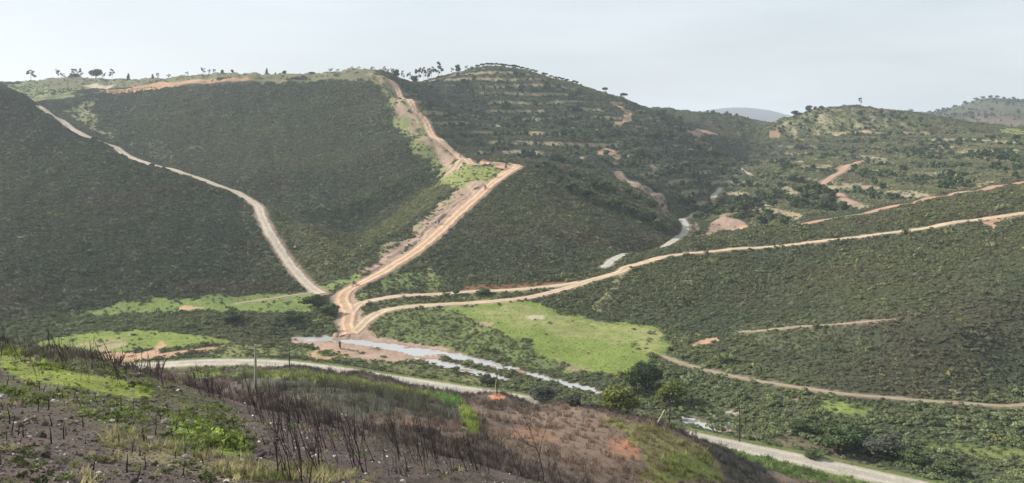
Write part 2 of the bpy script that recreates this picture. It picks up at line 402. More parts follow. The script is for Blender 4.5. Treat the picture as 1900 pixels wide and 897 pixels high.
# ------------------------------------------------------------------ what grows or lies on the ground
n_big = fbm(GX, GY, 40, 4, 71); n_mid = fbm(GX, GY, 9, 4, 73); n_fine = fbm(GX, GY, 1.7, 3, 77)
C_SHRUB = np.array([.054, .060, .036]); C_GRASS = np.array([.155, .195, .050]); C_OLIVE = np.array([.150, .150, .065])
C_SOIL = np.array([.41, .26, .165]); C_PINK = np.array([.315, .22, .165]); C_PALE = np.array([.42, .36, .27]); C_BURNT = np.array([.092, .072, .058])
C_MOUND = np.array([.175, .125, .092]); C_RED = np.array([.42, .20, .11]); C_DARK = np.array([.055, .052, .042]); C_STRAW = np.array([.30, .255, .13])
COVER = np.empty(GX.shape + (3,)); COVER[:] = C_SHRUB
COVER *= (1 + 0.35 * n_big + 0.25 * n_mid)[..., None]
VEG = np.ones(GX.shape); VSZ = np.ones(GX.shape); TONE = n_big.copy()

yr = ROADS['paved']; o_ = np.argsort(yr['c'][:, 0])
YR = np.interp(GX, yr['c'][o_, 0], yr['c'][o_, 1])
FG = GY < YR                                        # the viewer's side of the paved road

def paint(s, col, a=1.0, dmin=0.0, jit=1.0, veg=None, size=None, noise=0.3, seed=0, wl=None, dmax=1e9):
    poly = poly_world(pp(s), dmin) if isinstance(s, str) else s
    cy = poly[:, 1].mean(); j = jit * (0.25 + 0.0085 * cy); wl = wl or max(1.5, 0.03 * cy)
    x0, y0 = poly.min(0) - 3 * j; x1, y1 = poly.max(0) + 3 * j
    m = (GX > x0) & (GX < x1) & (GY > y0) & (GY < y1) & (GY < dmax)
    if not m.any(): return
    x, y = GX[m], GY[m]
    al = np.zeros(x.shape)
    for k in range(3):
        dx = fbm(x, y, wl, 3, 100 + seed) * j * 1.6 + fbm(x, y, wl / 5, 2, 110 + k) * j * (.3 + .35 * k)
        dy = fbm(x, y, wl, 3, 130 + seed) * j * 2.2 + fbm(x, y, wl / 5, 2, 140 + k) * j * (.4 + .5 * k)
        al += inside(poly, x + dx, y + dy) / 3.0
    al = al * a
    if noise: al = np.clip(al * (1 + noise * fbm(x, y, wl / 3, 3, 150 + seed)), 0, 1)
    c = np.asarray(col) * (1 + 0.16 * n_mid[m] + 0.14 * n_fine[m])[..., None]
    COVER[m] += (c - COVER[m]) * al[..., None]
    if veg is not None: VEG[m] += (veg - VEG[m]) * np.clip(al * 1.15, 0, 1)
    if size is not None: VSZ[m] += (size - VSZ[m]) * al

# --- far hills
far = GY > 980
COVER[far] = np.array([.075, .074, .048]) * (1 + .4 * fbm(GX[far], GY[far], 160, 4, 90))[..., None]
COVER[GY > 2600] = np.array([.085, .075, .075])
VEG[GY > 1000] = 0.0
paint('1755,226 1800,214 1840,211 1900,226 1900,252 1840,252 1790,243', [.17, .11, .085], .55, 1000, noise=.9)
paint('1850,240 1900,238 1900,254 1870,250', [.20, .22, .07], .9, 600, veg=.1)
# --- grassy ridge on the left horizon and the saddle
paint('0,160 60,151 130,146 140,165 135,182 60,190 30,185 0,175', [.16, .175, .08], .95, 520, veg=.06)
paint('110,205 170,185 230,172 270,165 180,182 170,205 185,235 215,262 190,258 150,235', [.165, .17, .075], .95, 480, veg=.14)
paint('200,250 250,262 300,265 380,275 330,290 260,280', C_OLIVE, .45, 480, veg=.6)
paint('270,158 340,146 430,137 480,143 560,147 690,137 700,150 640,150 560,153 480,152 400,153 300,163', [.15, .14, .075], .97, 560, veg=.02)
TOP = np.array([((u - CU) / F * d, d) for u, d in ((-60, 690), (60, 690), (140, 672), (270, 652), (440, 634), (560, 622), (690, 600), (712, 640), (700, 745), (350, 800), (-60, 800))])
paint(TOP, [.130, .126, .068], .95, veg=.03, jit=.5)
paint('175,168 270,158 330,152 440,148 470,146 430,153 300,163 200,172', C_RED * .8 + C_PALE * .2, .75, 560, veg=.0, jit=.5)
paint('155,160 175,157 215,158 205,165 170,164', C_PALE * .9, .8, 600, veg=0, jit=.4)
# --- green and bare strip beside the upper track
paint('683,143 706,140 735,165 768,200 795,235 825,275 860,302 890,310 930,325 905,335 860,330 825,330 800,300 780,283 760,255 735,215 705,172', [.155, .165, .065], .9, 400, veg=.07)
paint('722,160 745,185 775,220 805,265 835,290 870,308 845,318 815,310 795,285 780,255 765,225 745,200 730,180', C_PINK * .95, .9, 400, veg=.0, noise=.4)
paint('690,138 706,138 740,170 722,172', C_PINK, .7, 450, veg=0)
paint('755,240 780,255 800,290 820,318 800,322 780,285 765,265', [.145, .17, .065], .7, 400, veg=.1)
# --- knoll and strip beside the climb
paint('835,318 880,310 935,308 930,318 905,335 870,350 840,355 800,350', [.17, .19, .06], .9, 370, veg=.08)
paint('905,335 880,358 845,392 800,432 755,465 705,497 665,520 640,532 632,530 680,495 735,455 790,400 825,365 860,345', C_PINK, .95, 260, veg=.01, noise=.4)
paint('880,338 845,365 800,405 745,450 700,482 660,510 640,520 700,468 760,420 815,372 850,345', [.14, .165, .065], .4, 260, veg=.10, noise=.8)
paint('632,518 660,510 690,500 650,528 625,540 600,540 605,528', [.145, .185, .055], .8, 240, veg=.12)
paint('890,303 915,301 945,301 968,306 962,313 948,320 930,328 918,326 932,315 915,310', C_SOIL, .95, 370, veg=0, jit=.2)
# --- grass and verge around the junction
paint('690,528 740,505 790,500 830,525 800,540 740,543 690,548 660,556 652,550', [.14, .175, .058], .8, 240, veg=.35)
paint('660,556 700,545 780,541 850,537 850,541 780,546 715,551 672,559', C_DARK, .8, 240, veg=.6, jit=.4)
paint('850,533 930,529 1050,521 1060,525 1040,527 930,536 860,541', C_RED * .45, .85, 240, veg=.05, jit=.4)
paint('690,568 760,556 860,550 980,542 1050,534 985,549 930,554 860,559 790,562 730,567 690,583 665,600 660,596 675,580', [.145, .185, .06], .7, 220, veg=.35, size=1.2)
# --- valley meadows
paint('805,571 865,566 990,557 1031,575 1082,586 1132,596 1200,609 1240,618 1238,650 1212,668 1165,684 1110,690 1060,684 1015,661 964,631 917,613 897,597 863,586', C_GRASS, .95, 190, veg=.003, jit=1.1, noise=.25)
paint('880,578 960,562 1030,578 1120,600 1200,615 1150,640 1050,625 960,605', C_STRAW * .55 + C_GRASS * .45, .55, 190, noise=1.3)
paint('1130,600 1235,618 1235,650 1205,655 1170,625', C_STRAW * .6 + C_GRASS * .4, .7, 190, veg=.10, noise=.9)
paint('975,588 1010,585 1012,592 985,594', C_PALE, .7, 190, jit=.3)
paint('862,612 890,597 918,598 905,607 880,618', C_PINK, .9, 190, veg=0, jit=.3)
paint('1020,665 1060,672 1100,690 1085,700 1050,688', C_PINK * .8, .5, 190, jit=.4)
paint('110,592 150,577 220,563 330,556 450,550 560,544 600,548 580,562 610,580 560,580 470,584 400,578 300,578 200,584', [.145, .185, .055], .92, 215, veg=.03, jit=.9)
paint('328,570 345,568 380,571 360,575 330,574', C_SOIL, .95, 215, veg=0, jit=.15)
paint('50,642 100,626 170,616 250,612 330,617 400,628 440,636 380,641 330,645 280,648 200,655 100,657', [.165, .205, .05], .95, 190, veg=.02, jit=.4)
paint('120,668 200,653 250,655 285,650 300,632 312,640 300,655 360,647 435,640 432,645 350,657 240,672 150,685', C_SOIL * .95, .9, 180, veg=0, jit=.35)
paint('160,655 190,640 235,633 240,640 200,652', C_PINK, .8, 180, veg=0, jit=.3)
paint('120,645 180,632 235,625 240,629 180,640 130,652', C_PINK, .5, 180, veg=0, jit=.3)
paint('400,640 440,637 510,640 600,650 640,664 620,672 560,660 480,662 400,668 380,660', [.165, .175, .065], .85, 180, veg=.22)
paint('690,583 740,573 800,570 860,585 900,600 960,632 1015,662 1050,690 1000,690 900,672 800,650 720,625 685,608', [.125, .155, .055], .8, 190, veg=.55, size=.75, noise=.6)
paint('622,548 640,540 660,545 665,560 690,556 670,575 672,600 690,615 640,618 640,590 630,565', C_PINK * 1.1, .95, 220, veg=0, jit=.25)
# --- ford and gravel around it
paint('540,625 610,622 636,612 642,600 652,600 668,606 690,618 720,628 790,640 840,650 830,662 760,670 700,672 650,668 600,655 585,640 545,636', C_PINK * 1.08, .92, 190, veg=0, jit=.4)
paint('596,645 630,648 650,655 620,668 585,672 570,662', C_SOIL, .8, 190, veg=0, jit=.3)
paint('590,655 615,650 632,656 615,663 600,662', [.13, .18, .05], .85, 190, veg=.3, jit=.25)
paint('660,668 760,672 850,690 930,712 1010,735 1060,748 1000,742 900,722 800,705 720,690', [.165, .165, .07], .85, 165, veg=.25)
paint('1262,770 1300,776 1375,800 1390,812 1330,806 1280,795 1180,768 1150,758', [.12, .115, .075], .7, 150, veg=.3, size=.8)
# --- hill on the right
paint('1278,641 1296,632 1330,626 1337,632 1310,640 1285,645', C_SOIL * .9 + C_RED * .1, .98, 190, veg=0, jit=.12)
paint('1142,512 1160,507 1150,525 1125,565 1108,580 1096,578 1118,548', [.20, .19, .09], .8, 240, veg=.12, jit=.3)
paint('782,482 795,480 806,520 797,522', [.19, .18, .085], .7, 250, veg=.3, jit=.25)
paint('1510,738 1560,742 1625,764 1600,776 1540,765 1505,752', [.17, .21, .06], .9, 150, veg=.06, jit=.5)
paint('1690,812 1790,825 1900,836 1900,856 1840,852 1760,842', [.17, .20, .06], .75, 130, veg=.18, jit=.7)
paint('1265,522 1282,519 1287,528 1270,529', C_PALE * .8, .7, 230, veg=.1, jit=.3)
paint('1465,738 1482,740 1480,746 1466,746', C_PINK, .9, 150, veg=0, jit=.2)
paint('1345,758 1375,764 1372,772 1350,768', C_PALE * .9, .8, 150, veg=0, jit=.3)
paint('1815,410 1900,392 1900,402 1850,416 1840,430 1832,420', C_SOIL * .85, .8, 230, veg=0, jit=.4)
paint('1350,600 1500,590 1560,620 1480,650 1380,640', [.12, .125, .06], .4, 180, veg=.9)
paint('1380,480 1330,478 1290,484 1320,492', [.16, .14, .06], .5, 240, veg=.9)
paint('1400,800 1450,808 1560,835 1640,862 1620,868 1540,850 1450,826', [.16, .125, .085], .8, 120, veg=.25, jit=.6, noise=.6)
# --- landslide bank, scars and tracks of the wooded hills
paint('1308,436 1318,414 1340,403 1368,406 1386,418 1391,432 1350,438', C_PINK * .92, .95, 360, veg=0, jit=.25, noise=.3, dmax=440)
paint('1372,420 1386,418 1390,430 1378,431', C_SOIL, .9, 360, veg=0, jit=.12, dmax=440)
paint('1275,418 1290,412 1300,428 1285,432', C_PINK * .9, .8, 360, veg=0, jit=.3, dmax=440)
paint('1134,316 1150,318 1162,332 1190,345 1222,358 1240,380 1243,402 1232,400 1220,378 1195,358 1165,343 1140,330', C_PINK * .9, .9, 410, veg=.02, jit=.3, noise=.4)
paint('1105,280 1118,273 1143,278 1145,286 1110,290', C_SOIL * .85, .9, 440, veg=0, jit=.25)
paint('1062,296 1085,290 1110,284 1110,290 1080,297', C_PINK, .85, 440, veg=0, jit=.2)
paint('1132,186 1142,188 1158,202 1172,210 1172,226 1150,232 1132,234 1136,227 1156,222 1160,212 1148,202', C_SOIL * .8 + C_PINK * .2, .9, 560, veg=0, jit=.25)
paint('1100,240 1125,236 1128,240 1102,245', C_PALE * .8, .7, 500, veg=0, jit=.2)
paint('960,245 995,247 995,252 962,251', C_PINK, .7, 480, veg=0, jit=.2)
paint('1270,244 1300,240 1340,246 1370,249 1368,253 1310,252 1285,254', C_SOIL * .85, .9, 650, veg=0, jit=.2)
paint('1290,262 1310,264 1318,272 1300,272', C_PINK, .8, 560, veg=0, jit=.2)
paint('1420,246 1480,246 1560,246 1640,247 1640,252 1560,252 1480,252 1425,251', C_SOIL * .8, .85, 600, veg=0, jit=.16, noise=.9)
paint('1700,247 1730,246 1730,250 1702,250', C_SOIL * .75, .6, 600, veg=0, jit=.15)
paint('1470,212 1540,198 1600,201 1700,212 1720,235 1600,243 1450,243 1400,243', [.17, .175, .08], .75, 560, veg=.22)
paint('1530,236 1560,212 1590,212 1570,240', [.20, .20, .07], .6, 560, veg=.15)
paint('1700,300 1780,260 1900,250 1900,262 1800,285 1720,310', [.17, .17, .08], .6, 480, veg=.4)
paint('840,145 890,132 960,137 1040,155 1060,165 960,160 880,160', [.15, .14, .07], .6, 600, veg=.4)
paint('1190,215 1240,212 1250,225 1210,228', C_OLIVE, .7, 640, veg=.3)
paint('1145,400 1200,415 1225,440 1180,450', [.14, .125, .07], .4, 320, veg=.8)

# pale lips of the terraces
lip = terr_mask * sstep(.19, .05, np.abs(TERR_PH - .50)) * np.clip(.75 + 1.5 * fbm(GX, GY, 45, 3, 160), 0, 1)
COVER += (np.array([.235, .195, .125]) - COVER) * (lip * .95)[..., None]
VEG *= 1 - .95 * lip

# --- the viewer's side
VEG[FG] = 0
nfg = fbm(GX, GY, 3.2, 4, 201); nf2 = fbm(GX, GY, .8, 3, 203)
base = C_BURNT * (1 + .35 * nfg + .35 * nf2)[..., None]
COVER[FG] = base[FG]
GREEN = np.zeros(GX.shape); BRUSH = np.zeros(GX.shape); STRAW = np.zeros(GX.shape)
def fgpaint(s, col, a, field=None, val=1.0, **k):
    poly = poly_world(pp(s))
    before = COVER.copy() if field is not None else None
    if col is not None: paint(poly, col, a, **k)
    if field is not None:
        m = inside(poly, GX + nfg * .6, GY + nfg * 1.2); field[m & FG] = val
fgpaint('0,640 130,660 270,700 420,740 520,780 470,840 300,850 150,790 0,740', [.105, .105, .055], .6, GREEN, .5, noise=1.0, jit=.5)
fgpaint('0,650 60,668 130,690 200,700 265,712 292,735 250,738 150,720 60,712 0,690', [.20, .24, .045], .9, GREEN, 1.0, noise=.7, jit=.3)
fgpaint('320,770 400,790 455,815 470,845 420,850 350,820 310,795', [.16, .22, .045], .85, GREEN, 1.0, noise=.8, jit=.3)
fgpaint('0,735 100,765 200,800 320,840 440,880 470,897 0,897', np.array([.100, .079, .066]), .95, GREEN, .16, noise=.2, jit=.3)
fgpaint('180,815 230,800 300,830 420,860 560,850 700,897 420,897 300,860 220,850', C_STRAW * .65, .55, STRAW, 1.0, noise=1.0, jit=.3)
fgpaint('420,740 560,790 700,840 900,875 1050,893 1080,897 640,897 500,840', np.array([.115, .088, .076]), .8, GREEN, .08, noise=.3, jit=.4)
fgpaint('330,700 430,700 480,720 560,760 480,770 380,735', np.array([.13, .095, .085]), .7, noise=.3)
fgpaint('430,702 520,694 620,703 720,722 800,738 850,765 850,790 760,785 640,775 520,745 450,722', [.085, .082, .058], .85, BRUSH, .8, noise=.3)
fgpaint('690,770 780,772 860,790 900,815 860,815 780,800 700,790', [.19, .135, .10], .7, BRUSH, .15, noise=.5)
fgpaint('330,692 400,684 500,689 600,698 700,713 790,726 840,738 820,742 700,724 600,712 480,704 400,702', [.165, .19, .055], .92, BRUSH, .06, noise=.4, jit=.4)
fgpaint('790,728 850,736 865,742 850,755 820,750', [.11, .19, .05], .9, BRUSH, .1, jit=.4)
fgpaint('858,745 882,765 898,790 886,810 862,800 855,775', [.19, .235, .05], .95, BRUSH, .1, noise=.4, jit=.3)
fgpaint('870,742 930,733 1060,753 1200,790 1275,812 1330,850 1345,897 1100,897 960,850 900,810', C_MOUND, .95, BRUSH, .05, noise=.15, jit=.25)
fgpaint('870,742 930,733 1000,745 1060,754 1055,768 960,760 900,765', C_MOUND * .55, .7, BRUSH, .25, noise=.4, jit=.3)
fgpaint('905,735 925,732 938,737 930,743 910,742', C_RED * 1.25, .95, BRUSH, 0, jit=.12)
fgpaint('950,800 1020,795 1040,815 980,822', C_RED * .7, .35, noise=.8)
fgpaint('1130,815 1165,820 1195,850 1150,850 1128,838', C_RED * .85, .65, noise=.7, jit=.5)
fgpaint('1100,775 1200,792 1275,815 1330,850 1345,897 1180,897 1200,850 1150,800', [.185, .175, .062], .8, BRUSH, .15, noise=.6, jit=.5)
fgpaint('1240,840 1310,850 1345,897 1220,897', [.16, .195, .05], .75, BRUSH, .1, noise=.5, jit=.4)
fgpaint('1280,812 1340,830 1420,865 1470,890 1480,897 1350,897 1335,855', C_DARK * 1.2, .9, BRUSH, .1, noise=.3, jit=.3)
fgpaint('1340,832 1400,845 1500,868 1620,897 1520,897 1440,875 1380,850', [.12, .175, .05], .92, BRUSH, .12, noise=.3, jit=.3)
fgpaint('1420,872 1470,885 1560,897 1440,897', [.21, .15, .11], .7, BRUSH, .1, noise=.6, jit=.3)

# verges of the roads: grass lip by the pavement, trampled soil by the tracks
rn = ROAD_NEAR
pav = np.abs(GY - YR) < 14
ve = sstep(3.0, .6, rn) * pav * (GY > 110); COVER += (np.array([.15, .18, .055]) - COVER) * (ve * .75)[..., None]; VEG *= 1 - ve
tr = sstep(1.6, .0, rn + .8 * n_fine) * (~pav) * (GY > 110)
COVER += (C_PINK * (1 + .2 * n_mid)[..., None] - COVER) * (tr * .8)[..., None]; VEG[CLEAR] = 0
rockybed = wet & (GY > 100); COVER[rockybed] = C_PINK * .75; VEG[rockybed] = 0
VEG[(GZ < .13) & (GY > 150) & (GY < 260)] *= .55
COVER = np.clip(COVER, .012, .8)

# ------------------------------------------------------------------ ground sheet
idx = np.arange(NR * NC).reshape(NR, NC)
faces = np.stack([idx[:-1, :-1], idx[:-1, 1:], idx[1:, 1:], idx[1:, :-1]], -1).reshape(-1, 4)
gme = mesh_np('ground', np.stack([GX, GY, GZ], -1).reshape(-1, 3), faces, smooth=True)
ca = gme.attributes.new('cover', 'FLOAT_COLOR', 'POINT')
ca.data.foreach_set('color', np.concatenate([COVER.reshape(-1, 3), np.ones((NR * NC, 1))], 1).astype(np.float32).ravel())
gm, gt, gb = new_mat('ground_cover', .97, .08)
an = gt.nodes.new('ShaderNodeAttribute'); an.attribute_name = 'cover'
gco = gt.nodes.new('ShaderNodeTexCoord')
def gnoise(scale, detail=5, rough=.6):
    n = gt.nodes.new('ShaderNodeTexNoise'); n.inputs['Scale'].default_value = scale; n.inputs['Detail'].default_value = detail
    n.inputs['Roughness'].default_value = rough; gt.links.new(gco.outputs['Object'], n.inputs['Vector']); return n
n1, n2 = gnoise(1.3, 6, .7), gnoise(14.0, 4, .65)
def maprange(t, src, a, b, c, d):
    m = t.nodes.new('ShaderNodeMapRange'); m.inputs['From Min'].default_value = a; m.inputs['From Max'].default_value = b
    m.inputs['To Min'].default_value = c; m.inputs['To Max'].default_value = d; t.links.new(src, m.inputs['Value']); return m.outputs['Result']
mu = gt.nodes.new('ShaderNodeMath'); mu.operation = 'MULTIPLY'
gt.links.new(maprange(gt, n1.outputs['Fac'], .3, .7, .68, 1.35), mu.inputs[0]); gt.links.new(maprange(gt, n2.outputs['Fac'], .3, .7, .78, 1.22), mu.inputs[1])
vm = gt.nodes.new('ShaderNodeVectorMath'); vm.operation = 'SCALE'
gt.links.new(an.outputs['Color'], vm.inputs[0]); gt.links.new(mu.outputs[0], vm.inputs['Scale']); gt.links.new(vm.outputs[0], gb.inputs['Base Color'])
ad = gt.nodes.new('ShaderNodeMath'); gt.links.new(n1.outputs['Fac'], ad.inputs[0]); gt.links.new(n2.outputs['Fac'], ad.inputs[1])
bp = gt.nodes.new('ShaderNodeBump'); bp.inputs['Strength'].default_value = .55; bp.inputs['Distance'].default_value = .12
gt.links.new(ad.outputs[0], bp.inputs['Height']); gt.links.new(bp.outputs['Normal'], gb.inputs['Normal'])
ground = struct(obj('ground', gme, gm), 'hilly scrub-covered ground with a valley floor and burnt foreground slope')

# ------------------------------------------------------------------ road surfaces
def track_mat(name, base, rut, edge, spacing=.42):
    m, t, b = new_mat(name, .95, .1)
    a = t.nodes.new('ShaderNodeAttribute'); a.attribute_name = 'across'
    co = t.nodes.new('ShaderNodeTexCoord')
    n = t.nodes.new('ShaderNodeTexNoise'); n.inputs['Scale'].default_value = .35; n.inputs['Detail'].default_value = 6; n.inputs['Roughness'].default_value = .65
    n2 = t.nodes.new('ShaderNodeTexNoise'); n2.inputs['Scale'].default_value = 3.0; n2.inputs['Detail'].default_value = 5
    t.links.new(co.outputs['Object'], n.inputs['Vector']); t.links.new(co.outputs['Object'], n2.inputs['Vector'])
    ab = t.nodes.new('ShaderNodeMath'); ab.operation = 'ABSOLUTE'; t.links.new(a.outputs['Fac'], ab.inputs[0])
    sh = t.nodes.new('ShaderNodeMath'); sh.operation = 'MULTIPLY_ADD'; sh.inputs[1].default_value = .35
    t.links.new(n.outputs['Fac'], sh.inputs[0]); t.links.new(ab.outputs[0], sh.inputs[2])
    r = t.nodes.new('ShaderNodeValToRGB'); cr = r.color_ramp
    cr.elements[0].position = .18; cr.elements[0].color = (*base, 1)
    cr.elements[1].position = 1.12 if False else 1.0; cr.elements[1].color = (*edge, 1)
    for p, c in ((spacing, base), (spacing + .12, rut), (spacing + .3, rut), (spacing + .42, base)):
        e = cr.elements.new(min(p, .98)); e.color = (*c, 1)
    t.links.new(sh.outputs[0], r.inputs['Fac'])
    sc = t.nodes.new('ShaderNodeVectorMath'); sc.operation = 'SCALE'
    mm = t.nodes.new('ShaderNodeMath'); mm.operation = 'MULTIPLY'
    t.links.new(maprange(t, n2.outputs['Fac'], .3, .7, .8, 1.18), mm.inputs[0]); t.links.new(maprange(t, n.outputs['Fac'], .3, .7, .84, 1.16), mm.inputs[1])
    t.links.new(r.outputs['Color'], sc.inputs[0]); t.links.new(mm.outputs[0], sc.inputs['Scale']); t.links.new(sc.outputs[0], b.inputs['Base Color'])
    q = t.nodes.new('ShaderNodeBump'); q.inputs['Strength'].default_value = .4; q.inputs['Distance'].default_value = .08
    t.links.new(n2.outputs['Fac'], q.inputs['Height']); t.links.new(q.outputs['Normal'], b.inputs['Normal'])
    return m
M_ORANGE = track_mat('orange_dirt', (.39, .26, .165), (.52, .36, .235), (.28, .20, .145))
M_BEIGE = track_mat('beige_dirt', (.36, .275, .19), (.49, .37, .25), (.28, .225, .16))
M_GREYT = track_mat('grey_gravel', (.37, .315, .245), (.44, .37, .285), (.27, .23, .17))
M_PATH = track_mat('pale_path', (.24, .205, .135), (.29, .24, .16), (.16, .145, .09))
M_PAVE = track_mat('worn_pavement', (.32, .29, .235), (.385, .345, .28), (.29, .25, .195))
M_CONC = track_mat('pale_concrete', (.33, .315, .27), (.37, .35, .30), (.27, .25, .20))
M_REDT = track_mat('reddish_dirt', (.33, .205, .145), (.40, .25, .17), (.25, .17, .12))

def ribbon(key, name, mat, label):
    r = ROADS[key]; c = r['c']; n = len(c); w = r['w']; K = 11
    t = np.gradient(c, axis=0); t /= np.linalg.norm(t, axis=1)[:, None] + 1e-9; nrm = np.stack([-t[:, 1], t[:, 0]], 1)
    s = np.linspace(-1, 1, K)
    jl = 1 + .16 * vnoise(np.arange(n) / 4.0, np.zeros(n), 300 + n) + .08 * vnoise(np.arange(n) / 1.4, np.zeros(n), 301)
    jr = 1 + .16 * vnoise(np.arange(n) / 4.0, np.ones(n) * 9, 302 + n) + .08 * vnoise(np.arange(n) / 1.4, np.ones(n) * 5, 303)
    if key in ('paved', 'concrete'): jl = 1 + (jl - 1) * .25; jr = 1 + (jr - 1) * .25
    half = w / 2 + .35
    off = np.where(s[None] < 0, s[None] * jl[:, None], s[None] * jr[:, None]) * half
    x = c[:, 0, None] + nrm[:, 0, None] * off; y = c[:, 1, None] + nrm[:, 1, None] * off
    crown = .05 + .00022 * c[:, 1, None] - (np.abs(s[None]) > .95) * (.16 + .0003 * c[:, 1, None])
    z = np.maximum(height(x, y), r['z'][:, None] - .05) * .5 + height(x, y) * .5 + crown
    ii = np.arange(n * K).reshape(n, K)
    fc = np.stack([ii[:-1, :-1], ii[1:, :-1], ii[1:, 1:], ii[:-1, 1:]], -1).reshape(-1, 4)
    me = mesh_np(name, np.stack([x, y, z], -1).reshape(-1, 3), fc[:, ::-1], smooth=True)
    a = me.attributes.new('across', 'FLOAT', 'POINT'); a.data.foreach_set('value', np.tile(s, n).astype(np.float32))
    return struct(obj(name, me, mat), label)
ribbon('paved', 'paved_road', M_PAVE, 'pale worn paved road curving along the valley floor')
ribbon('climb', 'dirt_track', M_ORANGE, 'orange dirt track climbing from the ford to the saddle')
ribbon('upper', 'dirt_track', M_ORANGE, 'orange dirt track climbing steeply from the saddle to the hilltop')
ribbon('valley_a', 'dirt_track', M_BEIGE, 'beige dirt track along the foot of the central hill')
ribbon('valley_b', 'dirt_track', M_BEIGE, 'beige dirt track passing the meadow and rising along the right hill')
ribbon('concrete', 'valley_road', M_CONC, 'pale concrete road winding up the side valley')
ribbon('concrete_mid', 'valley_road', M_CONC, 'short bend of the pale valley road between trees')
ribbon('concrete_far', 'valley_road', M_CONC, 'far short piece of the pale valley road')
ribbon('grey', 'gravel_track', M_GREYT, 'grey gravel track descending the left hill')
ribbon('ridge', 'gravel_track', M_PATH, 'pale track along the left ridge top')
ribbon('low_path', 'footpath', M_PATH, 'thin path along the foot of the right hill')
ribbon('mid_path', 'footpath', M_PATH, 'thin path across the scrub of the right hill')
ribbon('far_trail', 'dirt_track', M_REDT, 'reddish trail along the crest of the right spur')
ribbon('gully_trail', 'dirt_track', M_REDT, 'reddish eroded trail bending on the far right hill')
ribbon('field_path', 'footpath', M_PATH, 'pale path across the left valley grass')
ribbon('summit', 'dirt_track', M_PATH, 'pale track near the wooded summit')

# ------------------------------------------------------------------ water of the ford and stream
wm, wt, wb = new_mat('shallow_water', .09, .9)
wb.inputs['Base Color'].default_value = (.36, .36, .345, 1); wb.inputs['IOR'].default_value = 1.33
wco = wt.nodes.new('ShaderNodeTexCoord'); wn = wt.nodes.new('ShaderNodeTexNoise'); wn.inputs['Scale'].default_value = 2.2; wn.inputs['Detail'].default_value = 3
wt.links.new(wco.outputs['Object'], wn.inputs['Vector']); wbp = wt.nodes.new('ShaderNodeBump'); wbp.inputs['Strength'].default_value = .12; wbp.inputs['Distance'].default_value = .06
wt.links.new(wn.outputs['Fac'], wbp.inputs['Height']); wt.links.new(wbp.outputs['Normal'], wb.inputs['Normal'])
wc = resample([at_z(*p) for p in ((515, 631, 0), (600, 630, 0), (700, 641, 0), (800, 657, 0), (900, 683, 0), (1000, 703, 0), (1110, 735, 0), (1200, 765, 0), (1310, 791, 0), (1400, 812, 0))], 2.0)
wt_ = np.gradient(wc, axis=0); wt_ /= np.linalg.norm(wt_, axis=1)[:, None]; wnr = np.stack([-wt_[:, 1], wt_[:, 0]], 1)
wv = np.concatenate([np.c_[wc + wnr * s_, np.zeros(len(wc))] for s_ in (-11, 11)]); nn = len(wc)
wf = [(i, i + 1, nn + i + 1, nn + i) for i in range(nn - 1)]
struct(obj('stream_water', mesh_np('stream_water', wv, wf), wm), 'shallow pale water of the ford and stream')

# ------------------------------------------------------------------ scattered cover (uncountable growth) through geometry nodes
def leafy(n, r, h, leaf, seed, squash=.55, core=True):
    """a rounded shrub as loose leaf sprays over a ragged dark heart; returns verts, tris"""
    g = np.random.default_rng(seed); V = []; T = []
    nb = 6; lob = [(g.normal(0, .42 * r), g.normal(0, .42 * r), h * g.uniform(.35, .72), r * g.uniform(.38, .62)) for _ in range(nb)]
    for k in range(n):
        cx, cy, cz, cr = lob[g.integers(nb)]
        d = g.normal(size=3); d /= np.linalg.norm(d); d[2] = abs(d[2]) * 1.1 - .25
        p = np.array([cx, cy, cz]) + d * np.array([cr, cr, cr * h / r * squash]) * g.uniform(.75, 1.05)
        if p[2] < .02: p[2] = g.uniform(.02, .15) * h
        nv = d + .55 * g.normal(size=3) / 1.7; a = np.cross(nv, g.normal(size=3)); a /= np.linalg.norm(a) + 1e-9; b = np.cross(nv, a); b /= np.linalg.norm(b) + 1e-9
        L = leaf * g.uniform(.7, 1.4)
        i = len(V); V += [p - a * L * .5 - b * L * .35, p + a * L * .5 - b * L * .2, p + b * L * .65]; T.append((i, i + 1, i + 2))
    return np.array(V), np.array(T)

PROTO = bpy.data.collections.new('shrub_sources')          # not linked to the scene: only drawn where it is scattered
def proto_coll(name, meshes, mat):
    c = bpy.data.collections.new(name)
    for i, me in enumerate(meshes):
        if not me.materials: me.materials.append(mat)
        o = bpy.data.objects.new('%s_%02d' % (name, i), me); c.objects.link(o)
    return c

def leaf_mat(name, transl=.25):
    m, t, b = new_mat(name, .85, .12)
    a = t.nodes.new('ShaderNodeAttribute'); a.attribute_type = 'INSTANCER'; a.attribute_name = 'tint'
    g = t.nodes.new('ShaderNodeNewGeometry')
    hs = t.nodes.new('ShaderNodeVectorMath'); hs.operation = 'SCALE'
    rr = maprange(t, g.outputs['Random Per Island'], 0, 1, .65, 1.4)
    t.links.new(a.outputs['Color'], hs.inputs[0]); t.links.new(rr, hs.inputs['Scale']); t.links.new(hs.outputs[0], b.inputs['Base Color'])
    if transl:
        tr = t.nodes.new('ShaderNodeBsdfTranslucent'); t.links.new(hs.outputs[0], tr.inputs['Color'])
        mx = t.nodes.new('ShaderNodeMixShader'); mx.inputs[0].default_value = transl
        out = t.nodes['Material Output']; t.links.new(b.outputs[0], mx.inputs[1]); t.links.new(tr.outputs[0], mx.inputs[2]); t.links.new(mx.outputs[0], out.inputs['Surface'])
    return m

